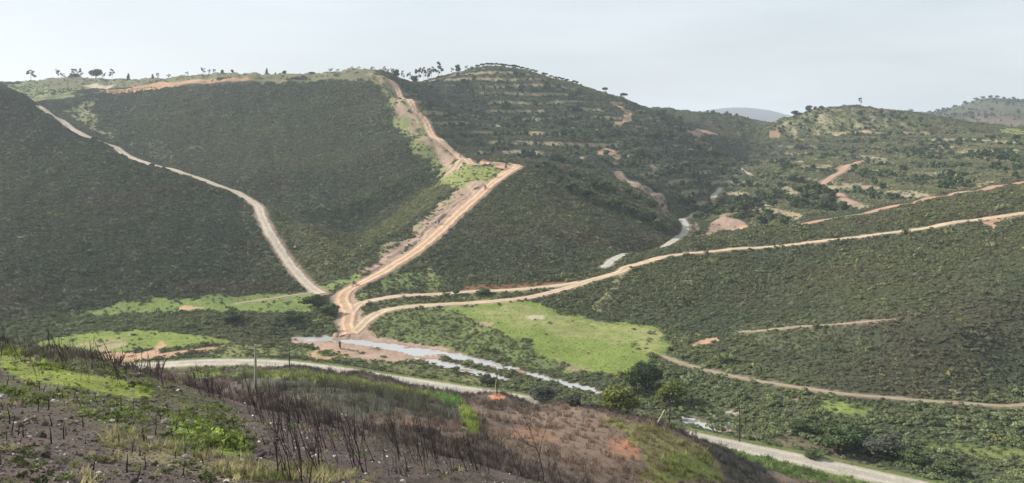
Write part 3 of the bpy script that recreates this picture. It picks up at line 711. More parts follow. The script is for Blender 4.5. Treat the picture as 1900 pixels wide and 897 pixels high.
def scatter(name, label, coll, x, y, z, scl, tint, n_proto, tilt=.12, cat=None, sxy=None, align=0.0):
    n = len(x); me = mesh_np(name, np.stack([x, y, z], 1), np.zeros((0, 3)))
    g = np.random.default_rng(n)
    # stand square to the slope, spun at random
    e_ = .8; gx = (height(x + e_, y) - height(x - e_, y)) / (2 * e_) * align + g.normal(0, tilt, n); gy = (height(x, y + e_) - height(x, y - e_)) / (2 * e_) * align + g.normal(0, tilt, n)
    nz_ = np.stack([-gx, -gy, np.ones(n)], 1); nz_ /= np.linalg.norm(nz_, axis=1)[:, None]
    sp = g.uniform(0, 6.283, n); h_ = np.stack([np.cos(sp), np.sin(sp), np.zeros(n)], 1); ax = h_ - nz_ * (h_ * nz_).sum(1)[:, None]; ax /= np.linalg.norm(ax, axis=1)[:, None]; ay = np.cross(nz_, ax)
    rot = np.stack([np.arctan2(ay[:, 2], nz_[:, 2]), -np.arcsin(np.clip(ax[:, 2], -1, 1)), np.arctan2(ax[:, 1], ax[:, 0])], 1)
    sc3 = np.stack([scl, scl, scl * (sxy if sxy is not None else np.ones(n))], 1)
    for nm, arr in (('rot', rot), ('scl', sc3)):
        a = me.attributes.new(nm, 'FLOAT_VECTOR', 'POINT'); a.data.foreach_set('vector', arr.astype(np.float32).ravel())
    a = me.attributes.new('idx', 'INT', 'POINT'); a.data.foreach_set('value', g.integers(0, n_proto, n).astype(np.int32))
    a = me.attributes.new('tint', 'FLOAT_COLOR', 'POINT'); a.data.foreach_set('color', np.c_[tint, np.ones(n)].astype(np.float32).ravel())
    o = obj(name, me); stuff(o, label, cat)
    ng = bpy.data.node_groups.new(name + '_nodes', 'GeometryNodeTree')
    ng.interface.new_socket('Geometry', in_out='INPUT', socket_type='NodeSocketGeometry'); ng.interface.new_socket('Geometry', in_out='OUTPUT', socket_type='NodeSocketGeometry')
    gi = ng.nodes.new('NodeGroupInput'); go = ng.nodes.new('NodeGroupOutput'); ip = ng.nodes.new('GeometryNodeInstanceOnPoints')
    ci = ng.nodes.new('GeometryNodeCollectionInfo'); ci.inputs['Collection'].default_value = coll
    ci.inputs['Separate Children'].default_value = True; ci.inputs['Reset Children'].default_value = True
    ip.inputs['Pick Instance'].default_value = True
    def attr(nm, ty):
        a = ng.nodes.new('GeometryNodeInputNamedAttribute'); a.data_type = ty; a.inputs['Name'].default_value = nm
        return next(s for s in a.outputs if s.enabled and s.name == 'Attribute')
    L = ng.links.new
    L(gi.outputs[0], ip.inputs['Points']); L(ci.outputs[0], ip.inputs['Instance']); L(attr('idx', 'INT'), ip.inputs['Instance Index'])
    L(attr('rot', 'FLOAT_VECTOR'), ip.inputs['Rotation']); L(attr('scl', 'FLOAT_VECTOR'), ip.inputs['Scale']); L(ip.outputs[0], go.inputs[0])
    md = o.modifiers.new('scatter', 'NODES'); md.node_group = ng
    return o

# line-of-sight horizon of every sheet column, to leave out what the hills hide
VV = HV + (CZ - GZ) / GY * F
VMIN = np.minimum.accumulate(np.where(GY > 3, VV, 1e9), 0)
# the sheet's columns fan out from behind the viewpoint; take the horizon along true sight lines
UC = np.linspace(-330, 2270, 1301); RY = ROWS[ROWS > 3]
SX = (UC[None] - CU) / F * RY[:, None]; SV = HV + (CZ - height(SX, np.repeat(RY[:, None], len(UC), 1))) / RY[:, None] * F
SVM = np.minimum.accumulate(SV, 0)
def seen(x, y, ztop, margin=5.0):
    u, v = pix(x, y, ztop)
    j = np.clip(np.round((u - UC[0]) / (UC[1] - UC[0])).astype(int), 0, len(UC) - 1)
    i = np.clip(np.searchsorted(RY, y) - 2, 0, len(RY) - 1)
    return (u > -320) & (u < 2260) & (v < SVM[i, j] + margin) & (v < 960)
def field(A, x, y):
    r = np.rint(np.interp(y, ROWS, np.arange(NR))).astype(int); c = np.rint(np.interp(x / (y + A0), SC, np.arange(NC))).astype(int)
    return A[r, c]

M_SHRUB = leaf_mat('shrub_leaves', .08)
SHRUB = proto_coll('shrub', [mesh_np('shrub%d' % i, *leafy(84, .62, .60, .25, 400 + i)) for i in range(7)], M_SHRUB)

def candidates(n, y0, y1, half=.86):
    """n random spots, even per square metre, within the visible fan"""
    y = np.sqrt(rng.uniform(y0 ** 2, y1 ** 2, n)); s = rng.uniform(-half, half, n)
    return s * y, y

# hillside scrub: low, dense heath
x, y = candidates(1535000, 112, 960)
u_, v_ = pix(x, y, height(x, y))
veg = field(VEG, x, y)
thin = np.where(y > 520, .62, 1.0)
clump = np.clip(.93 + .55 * fbm(x, y, 6.5, 3, 310), .25, 1)
keep = rng.uniform(0, 1, len(x)) < veg * thin * clump
x, y, veg = x[keep], y[keep], veg[keep]; z = height(x, y)
k = seen(x, y, z + 1.2); x, y, z = x[k], y[k], z[k]
size = rng.lognormal(0, .28, len(x)) * np.where(y > 520, .92, .66) * field(VSZ, x, y)
big = rng.uniform(0, 1, len(x)) < .07; size[big] *= rng.uniform(1.4, 2.3, big.sum())
size[(y < 245) & (z > 3.2)] *= .82
flat = (z < 3.2); size[flat] *= rng.uniform(.65, 1.35, flat.sum())
n1_ = fbm(x, y, 60, 3, 320); n2_ = fbm(x, y, 14, 3, 322); rr = rng.normal(0, 1, len(x))
base = np.array([.066, .076, .042]); olive = np.array([.104, .106, .050]); brown = np.array([.090, .076, .054]); deep = np.array([.050, .064, .046])
t1 = np.clip(.5 + .9 * n1_ + .35 * n2_ + .22 * rr, 0, 1)[:, None]
tint = deep * (1 - t1) + olive * t1
tint = tint * .6 + base * .4
bm_ = np.clip(fbm(x, y, 25, 3, 330) * 2.2 - .35 + .25 * rng.normal(0, 1, len(x)), 0, .8)[:, None]; tint = tint * (1 - bm_) + brown * bm_
tint[flat] = tint[flat] * .7 + np.array([.09, .11, .045]) * .45
yel = rng.uniform(0, 1, len(x)) < .003 + .05 * np.clip(fbm(x, y, 18, 2, 335) - .35, 0, 1); tint[yel] = np.array([.15, .14, .045])
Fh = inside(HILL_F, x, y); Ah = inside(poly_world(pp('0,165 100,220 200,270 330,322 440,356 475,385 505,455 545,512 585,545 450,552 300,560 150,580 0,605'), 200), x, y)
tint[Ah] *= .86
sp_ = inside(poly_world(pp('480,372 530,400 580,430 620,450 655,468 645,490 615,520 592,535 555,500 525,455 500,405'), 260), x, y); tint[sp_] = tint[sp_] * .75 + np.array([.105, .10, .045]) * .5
rb_ = inside(poly_world(pp('852,338 780,397 730,433 690,458 640,503 628,508 655,468 690,425 740,388 790,352 825,330'), 260), x, y); tint[rb_] = tint[rb_] * .7 + np.array([.115, .115, .05]) * .6  # olive scrub of the ridge band, brightened to put its sunlit flank into the tint
to_ = inside(poly_world(pp('828,322 760,360 715,386 680,410 650,432 600,412 560,395 620,392 690,362 770,318 805,305'), 330), x, y); tint[to_] *= np.array([.66, .72, .74]); size[to_] *= 1.35  # taller gully scrub, tint darkened to bring out the shaded hollow
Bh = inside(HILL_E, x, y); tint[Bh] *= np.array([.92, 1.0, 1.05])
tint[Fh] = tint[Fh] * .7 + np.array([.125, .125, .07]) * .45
tint *= np.array([1.02, 1.01, .93]) * 1.68 * np.exp(rng.normal(0, .2, len(x)))[:, None]
SHRUB_FINE = proto_coll('leafy_shrub', [mesh_np('leafy_shrub%d' % i, *leafy(300, .62, .64, .135, 430 + i)) for i in range(7)], M_SHRUB)
sx_ = rng.uniform(.75, 1.25, len(x)); nr = y < 245
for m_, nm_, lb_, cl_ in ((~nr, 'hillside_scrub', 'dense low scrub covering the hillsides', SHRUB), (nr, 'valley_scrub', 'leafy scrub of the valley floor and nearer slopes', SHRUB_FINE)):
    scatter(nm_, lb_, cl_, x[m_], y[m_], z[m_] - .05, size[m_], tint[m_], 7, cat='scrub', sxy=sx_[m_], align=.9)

# ------------------------------------------------------------------ trees
def tube(p, r, seg=6):
    """tapered tube along points p with radii r -> verts, quads"""
    p = np.asarray(p, float); n = len(p); V = []; Q = []
    for i in range(n):
        t = p[min(i + 1, n - 1)] - p[max(i - 1, 0)]; t = t / (np.linalg.norm(t) + 1e-9)
        a = np.cross(t, [0.31, 0.9, 0.17]); a /= np.linalg.norm(a) + 1e-9; b = np.cross(t, a)
        for k in range(seg):
            w = 2 * math.pi * k / seg; V.append(p[i] + (a * math.cos(w) + b * math.sin(w)) * r[i])
    for i in range(n - 1):
        for k in range(seg):
            Q.append((i * seg + k, i * seg + (k + 1) % seg, (i + 1) * seg + (k + 1) % seg, (i + 1) * seg + k))
    return V, Q

def join(parts):
    V = []; Fc = []
    for v, f in parts:
        o = len(V); V += list(v); Fc += [tuple(i + o for i in q) for q in f]
    return V, Fc

def poly_mesh(name, V, Fc, smooth=False):
    me = bpy.data.meshes.new(name); me.from_pydata([tuple(v) for v in V], [], Fc)
    if smooth: me.polygons.foreach_set('use_smooth', np.ones(len(me.polygons), bool))
    me.update(); return me

def spray(g, c, rad, n, leaf, up=.15):
    """n leaf faces over an ellipsoid clump"""
    V = []; T = []
    for _ in range(n):
        d = g.normal(size=3); d /= np.linalg.norm(d)
        p = np.array(c) + d * np.array(rad) * g.uniform(.55, 1.05)
        a = g.normal(size=3); a[2] *= .6; a /= np.linalg.norm(a); b = np.cross(a, d + .5 * g.normal(size=3)); b /= np.linalg.norm(b) + 1e-9
        L = leaf * g.uniform(.6, 1.4); i = len(V)
        V += [p - a * L * .5, p + b * L * .4 - a * L * .05, p + a * L * .5, p - b * L * .4 + a * L * .05]; T += [(i, i + 1, i + 2, i + 3)]
    return V, T

def tree_mat(name, c1, c2, transl=.2):
    m, t, b = new_mat(name, .85, .12)
    oi = t.nodes.new('ShaderNodeObjectInfo'); g = t.nodes.new('ShaderNodeNewGeometry'); r = t.nodes.new('ShaderNodeMix'); r.data_type = 'RGBA'
    r.inputs['A'].default_value = (*c1, 1); r.inputs['B'].default_value = (*c2, 1)
    t.links.new(oi.outputs['Random'], r.inputs['Factor'])
    s = t.nodes.new('ShaderNodeVectorMath'); s.operation = 'SCALE'
    t.links.new(r.outputs['Result'], s.inputs[0]); t.links.new(maprange(t, g.outputs['Random Per Island'], 0, 1, .6, 1.45), s.inputs['Scale'])
    t.links.new(s.outputs[0], b.inputs['Base Color'])
    tr = t.nodes.new('ShaderNodeBsdfTranslucent'); t.links.new(s.outputs[0], tr.inputs['Color']); mx = t.nodes.new('ShaderNodeMixShader'); mx.inputs[0].default_value = transl
    out = t.nodes['Material Output']; t.links.new(b.outputs[0], mx.inputs[1]); t.links.new(tr.outputs[0], mx.inputs[2]); t.links.new(mx.outputs[0], out.inputs['Surface'])
    return m
M_BARK = noise_mat('tree_bark', (.09, .07, .05), (.16, .13, .10), 6.0, bump=.3)
M_EUBARK = noise_mat('pale_bark', (.22, .19, .16), (.34, .30, .26), 4.0)
M_OAK = tree_mat('dark_foliage', (.052, .080, .036), (.100, .130, .050))
M_PINE = tree_mat('pine_foliage', (.040, .060, .026), (.060, .080, .032))
M_EUC = tree_mat('eucalypt_foliage', (.07, .085, .055), (.10, .11, .065), .35)
M_LIGHT = tree_mat('yellow_green_foliage', (.150, .175, .040), (.175, .19, .05), .35)
M_RIVER = tree_mat('riverside_foliage', (.075, .105, .035), (.095, .12, .045), .3)
M_GREYB = tree_mat('grey_foliage', (.075, .082, .060), (.085, .09, .065), .2)

def crown_bushy(seed, n=420, leaf=.2):      # unit tree: 1 m tall, crown about 1 m wide
    g = np.random.default_rng(seed); parts = []
    for _ in range(9):
        a = g.uniform(0, 6.28); q = g.uniform(.05, .34)
        parts.append(spray(g, (q * math.cos(a), q * math.sin(a), g.uniform(.36, .84)), (g.uniform(.14, .24), g.uniform(.14, .24), g.uniform(.11, .17)), n // 9, leaf))
    parts.append(spray(g, (0, 0, .5), (.38, .38, .3), n // 6, leaf))
    return join(parts)
def trunk_bushy(seed):
    g = np.random.default_rng(seed); ps = [tube([(0, 0, -.06), (.01, .01, .2), (.02, -.01, .45), (.03, 0, .7)], [.045, .036, .026, .01])]
    for k in range(4):
        a = k * 1.6 + g.uniform(0, .8); h = g.uniform(.2, .4)
        ps.append(tube([(0.01, 0, h), (.14 * math.cos(a), .14 * math.sin(a), h + .16), (.27 * math.cos(a), .27 * math.sin(a), h + .28)], [.022, .016, .006], 5))
    return join(ps)
def crown_umbrella(seed, n=420, leaf=.17):
    g = np.random.default_rng(seed); parts = []
    for k in range(11):
        a = k * 2.4 + g.uniform(0, .5); q = .42 * math.sqrt((k + .4) / 11)
        parts.append(spray(g, (q * math.cos(a), q * math.sin(a), .66 + .14 * (1 - (q / .45) ** 2) + g.uniform(-.03, .03)), (.17, .17, .15), n // 11, leaf))
    return join(parts)
def trunk_umbrella(seed):
    g = np.random.default_rng(seed); ps = [tube([(0, 0, -.06), (.015, 0, .3), (.0, .01, .6), (.01, 0, .82)], [.04, .032, .026, .012])]
    for k in range(5):
        a = k * 1.27 + g.uniform(0, .5); ps.append(tube([(0, 0, .56), (.16 * math.cos(a), .16 * math.sin(a), .7), (.3 * math.cos(a), .3 * math.sin(a), .8)], [.018, .013, .006], 5))
    return join(ps)
def crown_euc(seed, n=230, leaf=.11):
    g = np.random.default_rng(seed); parts = []
    for k in range(8):
        a = g.uniform(0, 6.28); h = g.uniform(.42, .95); q = .26 * (1.15 - h) + g.uniform(.02, .16)
        parts.append(spray(g, (q * math.cos(a), q * math.sin(a), h), (g.uniform(.07, .14), g.uniform(.07, .14), g.uniform(.05, .09)), n // 8, leaf))
    return join(parts)
def trunk_euc(seed):
    g = np.random.default_rng(seed); lean = g.uniform(-.06, .06)
    ps = [tube([(0, 0, -.05), (lean * .3, 0, .3), (lean * .8, .01, .6), (lean, 0, .93)], [.022, .018, .012, .004])]
    for k in range(6):
        a = g.uniform(0, 6.28); h = g.uniform(.3, .7); ps.append(tube([(lean * h, 0, h), (.1 * math.cos(a), .1 * math.sin(a), h + .12), (.19 * math.cos(a), .19 * math.sin(a), h + .2)], [.009, .006, .003], 4))
    return join(ps)
def crown_conifer(seed, n=300, leaf=.13):
    g = np.random.default_rng(seed); parts = []
    for k in range(10):
        h = .1 + .085 * k; q = .20 * (1 - h) ** .7 + .015
        parts.append(spray(g, (g.normal(0, .02), g.normal(0, .02), h), (q, q, .06), n // 10, leaf * (1.2 - .7 * h)))
    return join(parts)
def trunk_conifer(seed):
    return tube([(0, 0, -.05), (.005, 0, .4), (0, 0, .93)], [.03, .02, .004])

KIND = {}
for nm, cf, tf, mc, mt, sm in (('bushy', crown_bushy, trunk_bushy, M_OAK, M_BARK, 6), ('umbrella', crown_umbrella, trunk_umbrella, M_PINE, M_BARK, 4),
                           ('euc', crown_euc, trunk_euc, M_EUC, M_EUBARK, 5), ('conifer', crown_conifer, trunk_conifer, M_PINE, M_BARK, 3)):
    KIND[nm] = []
    for i in range(sm):
        c = poly_mesh(nm + '_crown', *cf(500 + i)); c.materials.append(mc); t = poly_mesh(nm + '_trunk', *tf(500 + i), smooth=True); t.materials.append(mt)
        KIND[nm].append((c, t))

KIND['fine'] = []
for i in range(4):
    c = poly_mesh('fine_crown', *crown_bushy(540 + i, 2600, .075)); c.materials.append(M_RIVER); KIND['fine'].append((c, KIND['bushy'][i][1]))

def tree(kind, name, x, y, h, w, label, cat='tree', group=None, crown_mat=None, z=None, rnd=random):
    c, t = KIND[kind][rnd.randrange(len(KIND[kind]))]
    e = bpy.data.objects.new(name, None); COL.objects.link(e); e.empty_display_size = .2
    e.location = (x, y, float(height(x, y)) - .1 if z is None else z); e.rotation_euler = (0, 0, rnd.uniform(0, 6.28)); e.scale = (w, w, h)
    o = bpy.data.objects.new('trunk', t); COL.objects.link(o); o.parent = e
    o = bpy.data.objects.new('crown', c); COL.objects.link(o); o.parent = e
    if crown_mat is not None:
        o.data = c.copy(); o.data.materials.clear(); o.data.materials.append(crown_mat)
    return tag(e, label, cat, group)

ORD = ['leftmost', 'second from the left', 'third from the left', 'fourth from the left', 'fifth from the left', 'sixth from the left', 'seventh from the left', 'eighth from the left',
       'ninth from the left', 'tenth from the left', 'eleventh from the left', 'twelfth from the left', 'thirteenth from the left', 'fourteenth from the left', 'fifteenth from the left',
       'sixteenth from the left', 'seventeenth from the left', 'eighteenth from the left', 'nineteenth from the left', 'twentieth from the left', '21st from the left', '22nd from the left',
       '23rd from the left', '24th from the left', '25th from the left', '26th from the left', '27th from the left', '28th from the left', '29th from the left', '30th from the left']

def crest(u, d0, d1):
    """the skyline point in column u between two distances"""
    yy = np.arange(d0, d1, 1.5); xx = (u - CU) / F * yy; V = HV + (CZ - height(xx, yy)) / yy * F
    k = int(np.argmin(V)); return xx[k], yy[k], V[k]

def skyline(kind, name, rows, d0, d1, text, group, back=0.0):
    """rows: column, top row, crown width in photo pixels; heights follow from the crest's distance"""
    for i, (u, vt, wpx) in enumerate(rows):
        x, y, vb = crest(u, d0, d1); s = y / F
        h = max(6.8 if kind == 'umbrella' else 4.5, (vb - vt + 1.5)) * s; w = max(1.0, wpx * s)
        if kind == 'euc': w *= 1.5
        if kind == 'conifer': w *= 2.2
        tree(kind, name, x, y, h + .6, w * 1.1, z=float(height(x, y)) - .6, label=text % ORD[i], group=group)
skyline('umbrella', 'umbrella_pine', [(886, 123, 8), (895, 123, 8), (904, 123, 9), (912, 123.5, 10), (921, 124, 8), (930, 125, 9), (937, 126, 10), (945, 128, 6), (953, 126, 10),
        (960, 132, 9), (969, 133, 8), (978, 135, 8), (987, 134, 9), (994, 137, 7), (1008, 140, 6), (1012, 144, 8), (1022, 146, 7), (1030, 147, 7), (1037.5, 148, 6), (1043.5, 148, 7),
        (1052, 149, 8), (1065, 151, 7), (1071, 153, 5)], 640, 820, 'umbrella pine on the wooded summit ridge, %s of its row', 'umbrella pines along the summit ridge')
tree('umbrella', 'umbrella_pine', *crest(1123, 620, 760)[:2], 6.2, 5.2, 'lone umbrella pine on the skyline above the red scar', group='umbrella pines along the summit ridge')
tree('umbrella', 'umbrella_pine', *crest(1157, 620, 760)[:2], 6.2, 6.4, 'wide umbrella pine on the slope right of the red scar', group='umbrella pines along the summit ridge')
skyline('euc', 'eucalyptus_tree', [(57, 130, 13), (107, 129, 7), (115, 136, 8), (137, 129, 12), (150, 129, 10), (193, 136, 7), (208, 130, 10), (292, 137, 7), (313, 138, 7), (347, 134, 5), (376, 126, 8),
        (388, 129, 5), (397, 130, 7)], 560, 800, 'slender tree on the grassy left skyline, %s there', 'slender trees on the left skyline')
skyline('conifer', 'conifer_tree', [(238, 137, 7), (283, 138, 6), (495, 127, 6), (511, 138, 5)], 560, 800, 'dark pointed conifer on the left skyline, %s of four', 'conifers on the left skyline')
skyline('bushy', 'bushy_tree', [(141, 138, 20), (178, 129, 24), (412, 131, 7), (431, 131, 6), (527, 133, 10), (578, 138, 14)], 560, 800, 'dense round tree on the left skyline, %s of six', 'round trees on the left skyline')
skyline('euc', 'eucalyptus_tree', [(614, 128, 8), (626, 130, 8), (654, 126, 7), (666, 126, 7), (691, 125, 7), (713, 125, 7), (720, 129, 6), (728, 127, 7), (747, 133, 7), (759, 136, 8), (776, 127, 14), (786, 126, 9), (793, 126, 13),
        (801, 124, 10), (813, 117, 16), (819, 126, 8), (839, 127, 6), (865, 122, 6)], 580, 800, 'slender tree on the skyline by the upper track, %s there', 'slender trees near the upper track')
skyline('bushy', 'bushy_tree', [(736, 130, 12), (768, 139, 13), (850, 121, 12), (876, 125, 6)], 580, 800, 'dense round tree near the saddle skyline, %s of four', 'round trees beside the summit')
skyline('bushy', 'bushy_tree', [(1476, 207, 18), (1500, 197, 13), (1512, 199, 7), (1525, 198, 12)], 700, 880, 'dark oval tree on the right hill skyline, %s of four', 'oval trees on the right skyline')
tree('euc', 'eucalyptus_tree', *crest(1596, 700, 880)[:2], 8.6, 6.0, 'lone thin tree standing on top of the right hill')
skyline('bushy', 'bushy_tree', [(1690, 203, 9), (1740, 206, 8), (1772, 199, 8), (1790, 189, 8), (1811, 184, 8), (1824, 182, 8), (1838, 181, 8), (1850, 181, 9), (1880, 185, 6)], 1300, 2300,
        'small round tree on the far brown hill, %s there', 'trees on the far brown hill')

# trees that stand among the scrub of the wooded hills: too alike to tell apart
def wood(poly, n, dmin, kinds, hr, label, group, name='bushy_tree', gap=3.0, row=False):
    pw = poly_world(pp(poly), dmin); g = np.random.default_rng(n + int(pw[0, 0]) % 97); placed = []
    x0, y0 = pw.min(0); x1, y1 = pw.max(0); tries = 0
    while len(placed) < n and tries < 60000:
        m = 400; x = g.uniform(x0, x1, m); y = g.uniform(y0, y1, m); tries += m
        ok = inside(pw, x, y) & (field(VEG, x, y) > .12); z = height(x, y); ok &= seen(x, y, z + 4, -1.0)
        if row: ok &= np.abs(field(TERR_PH, x, y) - .25) < .2
        for a, b in zip(x[ok], y[ok]):
            if len(placed) >= n: break
            if all((a - q[0]) ** 2 + (b - q[1]) ** 2 > gap ** 2 for q in placed): placed.append((a, b))
    for a, b in placed:
        k = kinds[g.integers(len(kinds))]; h = g.uniform(*hr); w = h * {'bushy': g.uniform(.9, 1.4), 'conifer': g.uniform(.7, 1.0), 'euc': .7, 'umbrella': 1.0}[k]
        tree(k, name if k == 'bushy' else {'conifer': 'conifer_tree', 'euc': 'eucalyptus_tree', 'umbrella': 'umbrella_pine'}[k], a, b, h, w, label, group=group)
    return placed
wood('800,165 890,145 1040,165 1130,195 1150,240 1100,300 1000,295 900,290 850,262', 64, 440, ['bushy', 'bushy', 'bushy', 'conifer', 'euc'], (3.2, 6.4), 'dark tree among many on the terraced wooded hill', 'trees on the terraced wooded hill')
wood('1180,225 1260,230 1340,290 1375,325 1340,375 1290,395 1245,400 1220,360 1150,310', 54, 440, ['bushy', 'bushy', 'conifer', 'euc'], (3.8, 7.5), 'dark tree in the wood left of the concrete road', 'trees left of the concrete road')
wood('985,302 1060,318 1130,345 1180,370 1240,410 1235,440 1180,425 1100,385 1020,345', 40, 350, ['bushy'], (3.8, 6.4), 'round green tree in the thicket right of the saddle', 'trees right of the saddle')
wood('1300,385 1390,345 1500,340 1560,360 1590,390 1500,408 1400,432 1395,412 1340,398 1300,420', 52, 380, ['bushy'], (3.8, 6.6), 'bushy green tree in the thicket above the landslide bank', 'trees above the landslide bank')
wood('1400,320 1480,270 1600,255 1750,250 1890,260 1890,330 1750,355 1620,375 1560,350 1480,335', 56, 440, ['bushy'], (3.0, 5.5), 'dark bush-like tree on the terraces of the right hill', 'trees on the right hill terraces')
wood('1420,242 1500,215 1600,208 1720,220 1730,243 1600,246', 46, 600, ['bushy'], (2.2, 4.2), 'small dark tree dotted over the right hilltop', 'trees dotted over the right hilltop', gap=7)

# trees and large bushes of the valley floor
def vtree(u, v, hpx, wpx, label, mat, name='riverside_tree', cat='tree', dmin=130, kind='fine'):
    x, y = sight(u, v, dmin); s = y / F
    return tree(kind, name, x, y, hpx * s, wpx * s * 1.15, label, cat, crown_mat=mat)
vtree(1247, 752, 50, 56, 'yellow-green round tree beside the stream pool', M_LIGHT)
vtree(1150, 778, 58, 74, 'broad yellow-green bushy tree between road and stream', M_LIGHT)
vtree(1178, 728, 62, 50, 'dark green tree at the meadow corner, left of its pair', M_RIVER)
vtree(1205, 722, 55, 48, 'pale-flecked green tree at the meadow corner, right of its pair', M_RIVER)
vtree(905, 718, 24, 30, 'grey rounded bush beside the paved road', M_GREYB, 'roadside_bush', 'bush')
vtree(1010, 742, 30, 56, 'low grey-green bush between road and stream', M_GREYB, 'roadside_bush', 'bush')
vtree(1060, 752, 26, 40, 'small grey-green bush right of the low roadside bush', M_GREYB, 'roadside_bush', 'bush')
vtree(582, 568, 24, 40, 'dark bush beside the track junction', M_RIVER, 'valley_bush', 'bush', 200)
vtree(612, 585, 24, 34, 'dark bush on the bend left of the ford track', M_OAK, 'valley_bush', 'bush', 200)
vtree(545, 600, 24, 40, 'dark bush at the right end of the valley thicket', M_OAK, 'valley_bush', 'bush', 200)
vtree(435, 600, 26, 44, 'large dark bush in the middle of the valley thicket', M_OAK, 'valley_bush', 'bush', 200)
vtree(846, 547, 12, 14, 'small dark bush between the two valley tracks, left one', M_RIVER, 'valley_bush', 'bush', 200)
vtree(897, 547, 12, 28, 'wide dark bush between the two valley tracks, right one', M_RIVER, 'valley_bush', 'bush', 200)
vtree(1560, 840, 50, 70, 'dark spreading bush between road and far scrub, left one', M_OAK, 'streamside_bush', 'bush', 120)
vtree(1640, 850, 46, 80, 'grey twiggy bush between road and far scrub, right one', M_GREYB, 'streamside_bush', 'bush', 120)
vtree(1510, 850, 18, 34, 'small dark bush on the far verge of the paved road', M_OAK, 'streamside_bush', 'bush', 120)

# thickets too dense to count, along the terraces of the two wooded hills and the low crest
THICK = proto_coll('thicket', [poly_mesh('thicket%d' % i, *crown_bushy(560 + i, 260, .22)) for i in range(5)], M_SHRUB)
x, y = candidates(42000, 400, 960, .70); vg = field(VEG, x, y); ph = field(TERR_PH, x, y); tm = field(terr_mask, x, y)
nz = fbm(x, y, 38, 3, 340); row_ = sstep(.30, .06, np.abs(((ph - .22) + .5) % 1 - .5))
E_ = inside(HILL_E, x, y); F_ = inside(HILL_F, x, y)
G_ = inside(poly_world(pp('1205,211 1300,212 1395,222 1390,240 1300,238 1225,240'), 640), x, y)
S_ = inside(poly_world(pp('985,302 1060,318 1130,345 1190,378 1250,425 1235,445 1180,430 1100,390 1020,345'), 350), x, y)
pr = np.where(E_, .07 + .85 * row_ * np.clip(.7 + nz, 0, 1), 0) + np.where(F_, .04 + .9 * row_ * np.clip(.7 + 1.0 * nz, 0, 1), 0) + .5 * G_ + .35 * S_ * np.clip(.5 + 1.5 * nz, 0, 1)
k = rng.uniform(0, 1, len(x)) < pr * np.clip(vg * 1.3, 0, 1); x, y, E2 = x[k], y[k], E_[k]; z = height(x, y); k = seen(x, y, z + 3); x, y, z, E2 = x[k], y[k], z[k], E2[k]
tn = np.where(E2[:, None], np.array([.060, .085, .050]), np.array([.072, .105, .045])) * np.exp(rng.normal(0, .25, len(x)))[:, None]
print('thicket', len(x))
scatter('hillside_thicket', 'dark thickets along the terraces of the wooded hills', THICK, x, y, z - .3, rng.lognormal(.95, .32, len(x)), tn, 5, .1, 'thicket', sxy=rng.uniform(.7, 1.1, len(x)))
# trees that screen the concrete road
for u, v, hp, wp in ((1291, 409, 14, 17), (1298, 405, 15, 17), (1305, 401, 15, 18), (1312, 397, 15, 16), (1319, 393, 13, 14)):
    x_, y_ = sight(u, v, 380); tree('bushy', 'bushy_tree', x_, y_, hp * y_ / F, wp * y_ / F, 'bushy tree screening the bends of the concrete road', group='trees screening the concrete road')
x, y = candidates(30000, 1000, 1750, .68); k = seen(x, y, height(x, y) + 5) & (rng.uniform(0, 1, len(x)) < np.clip(.35 + .9 * fbm(x, y, 90, 3, 350), .03, .8)); x, y = x[k], y[k]
tn = np.array([.085, .085, .055]) * np.exp(rng.normal(0, .25, len(x)))[:, None]
scatter('distant_scrub', 'scrub and small trees dotting the far brown hills', THICK, x, y, height(x, y) - .4, rng.lognormal(1.0, .4, len(x)), tn, 5, .1, 'scrub')

for i_, (u, v, hp, wp) in enumerate(((1590, 828, 40, 52), (1530, 812, 30, 44), (1690, 862, 30, 46), (1760, 880, 26, 44), (1480, 800, 24, 36))):
    vtree(u, v, hp, wp, 'dark bush in the belt beyond the near road, %s of five' % ('nearest the stacked pair', 'second from the left', 'fourth from the left', 'rightmost', 'leftmost')[i_], M_OAK, 'belt_bush', 'bush', 120)

# ------------------------------------------------------------------ burnt slope in the foreground
def stone_mesh(seed, flat=.6, name='stone'):
    g = np.random.default_rng(seed); bm = bmesh.new(); bmesh.ops.create_icosphere(bm, subdivisions=2, radius=.5)
    pl = [(lambda n_: n_ / np.linalg.norm(n_))(g.normal(size=3)) for _ in range(7)]; cut = g.uniform(.26, .42, 7)
    for v in bm.verts:
        p = np.array(v.co)
        for n_, c_ in zip(pl, cut):                     # chip flat facets off the lump
            d = p @ n_
            if d > c_: p = p - n_ * (d - c_)
        p = p * np.array([1.0, .78, flat]) + g.normal(0, .012, 3); v.co = Vector(p)
    me = bpy.data.meshes.new(name); bm.to_mesh(me); bm.free(); return me

def wand(g, L, r0, lean, seg=5, wob=.05, sides=4):
    """a charred stem: bent tapered rod of length L"""
    p = [np.zeros(3)]; d = np.array([lean[0], lean[1], 1.0]); d /= np.linalg.norm(d)
    for k in range(seg):
        d = d + np.array([g.normal(0, wob), g.normal(0, wob), 0]); d /= np.linalg.norm(d); p.append(p[-1] + d * L / seg)
    p = np.array(p); p[0, 2] -= .08
    return p, tube(p, np.linspace(r0, r0 * .3, seg + 1), sides)

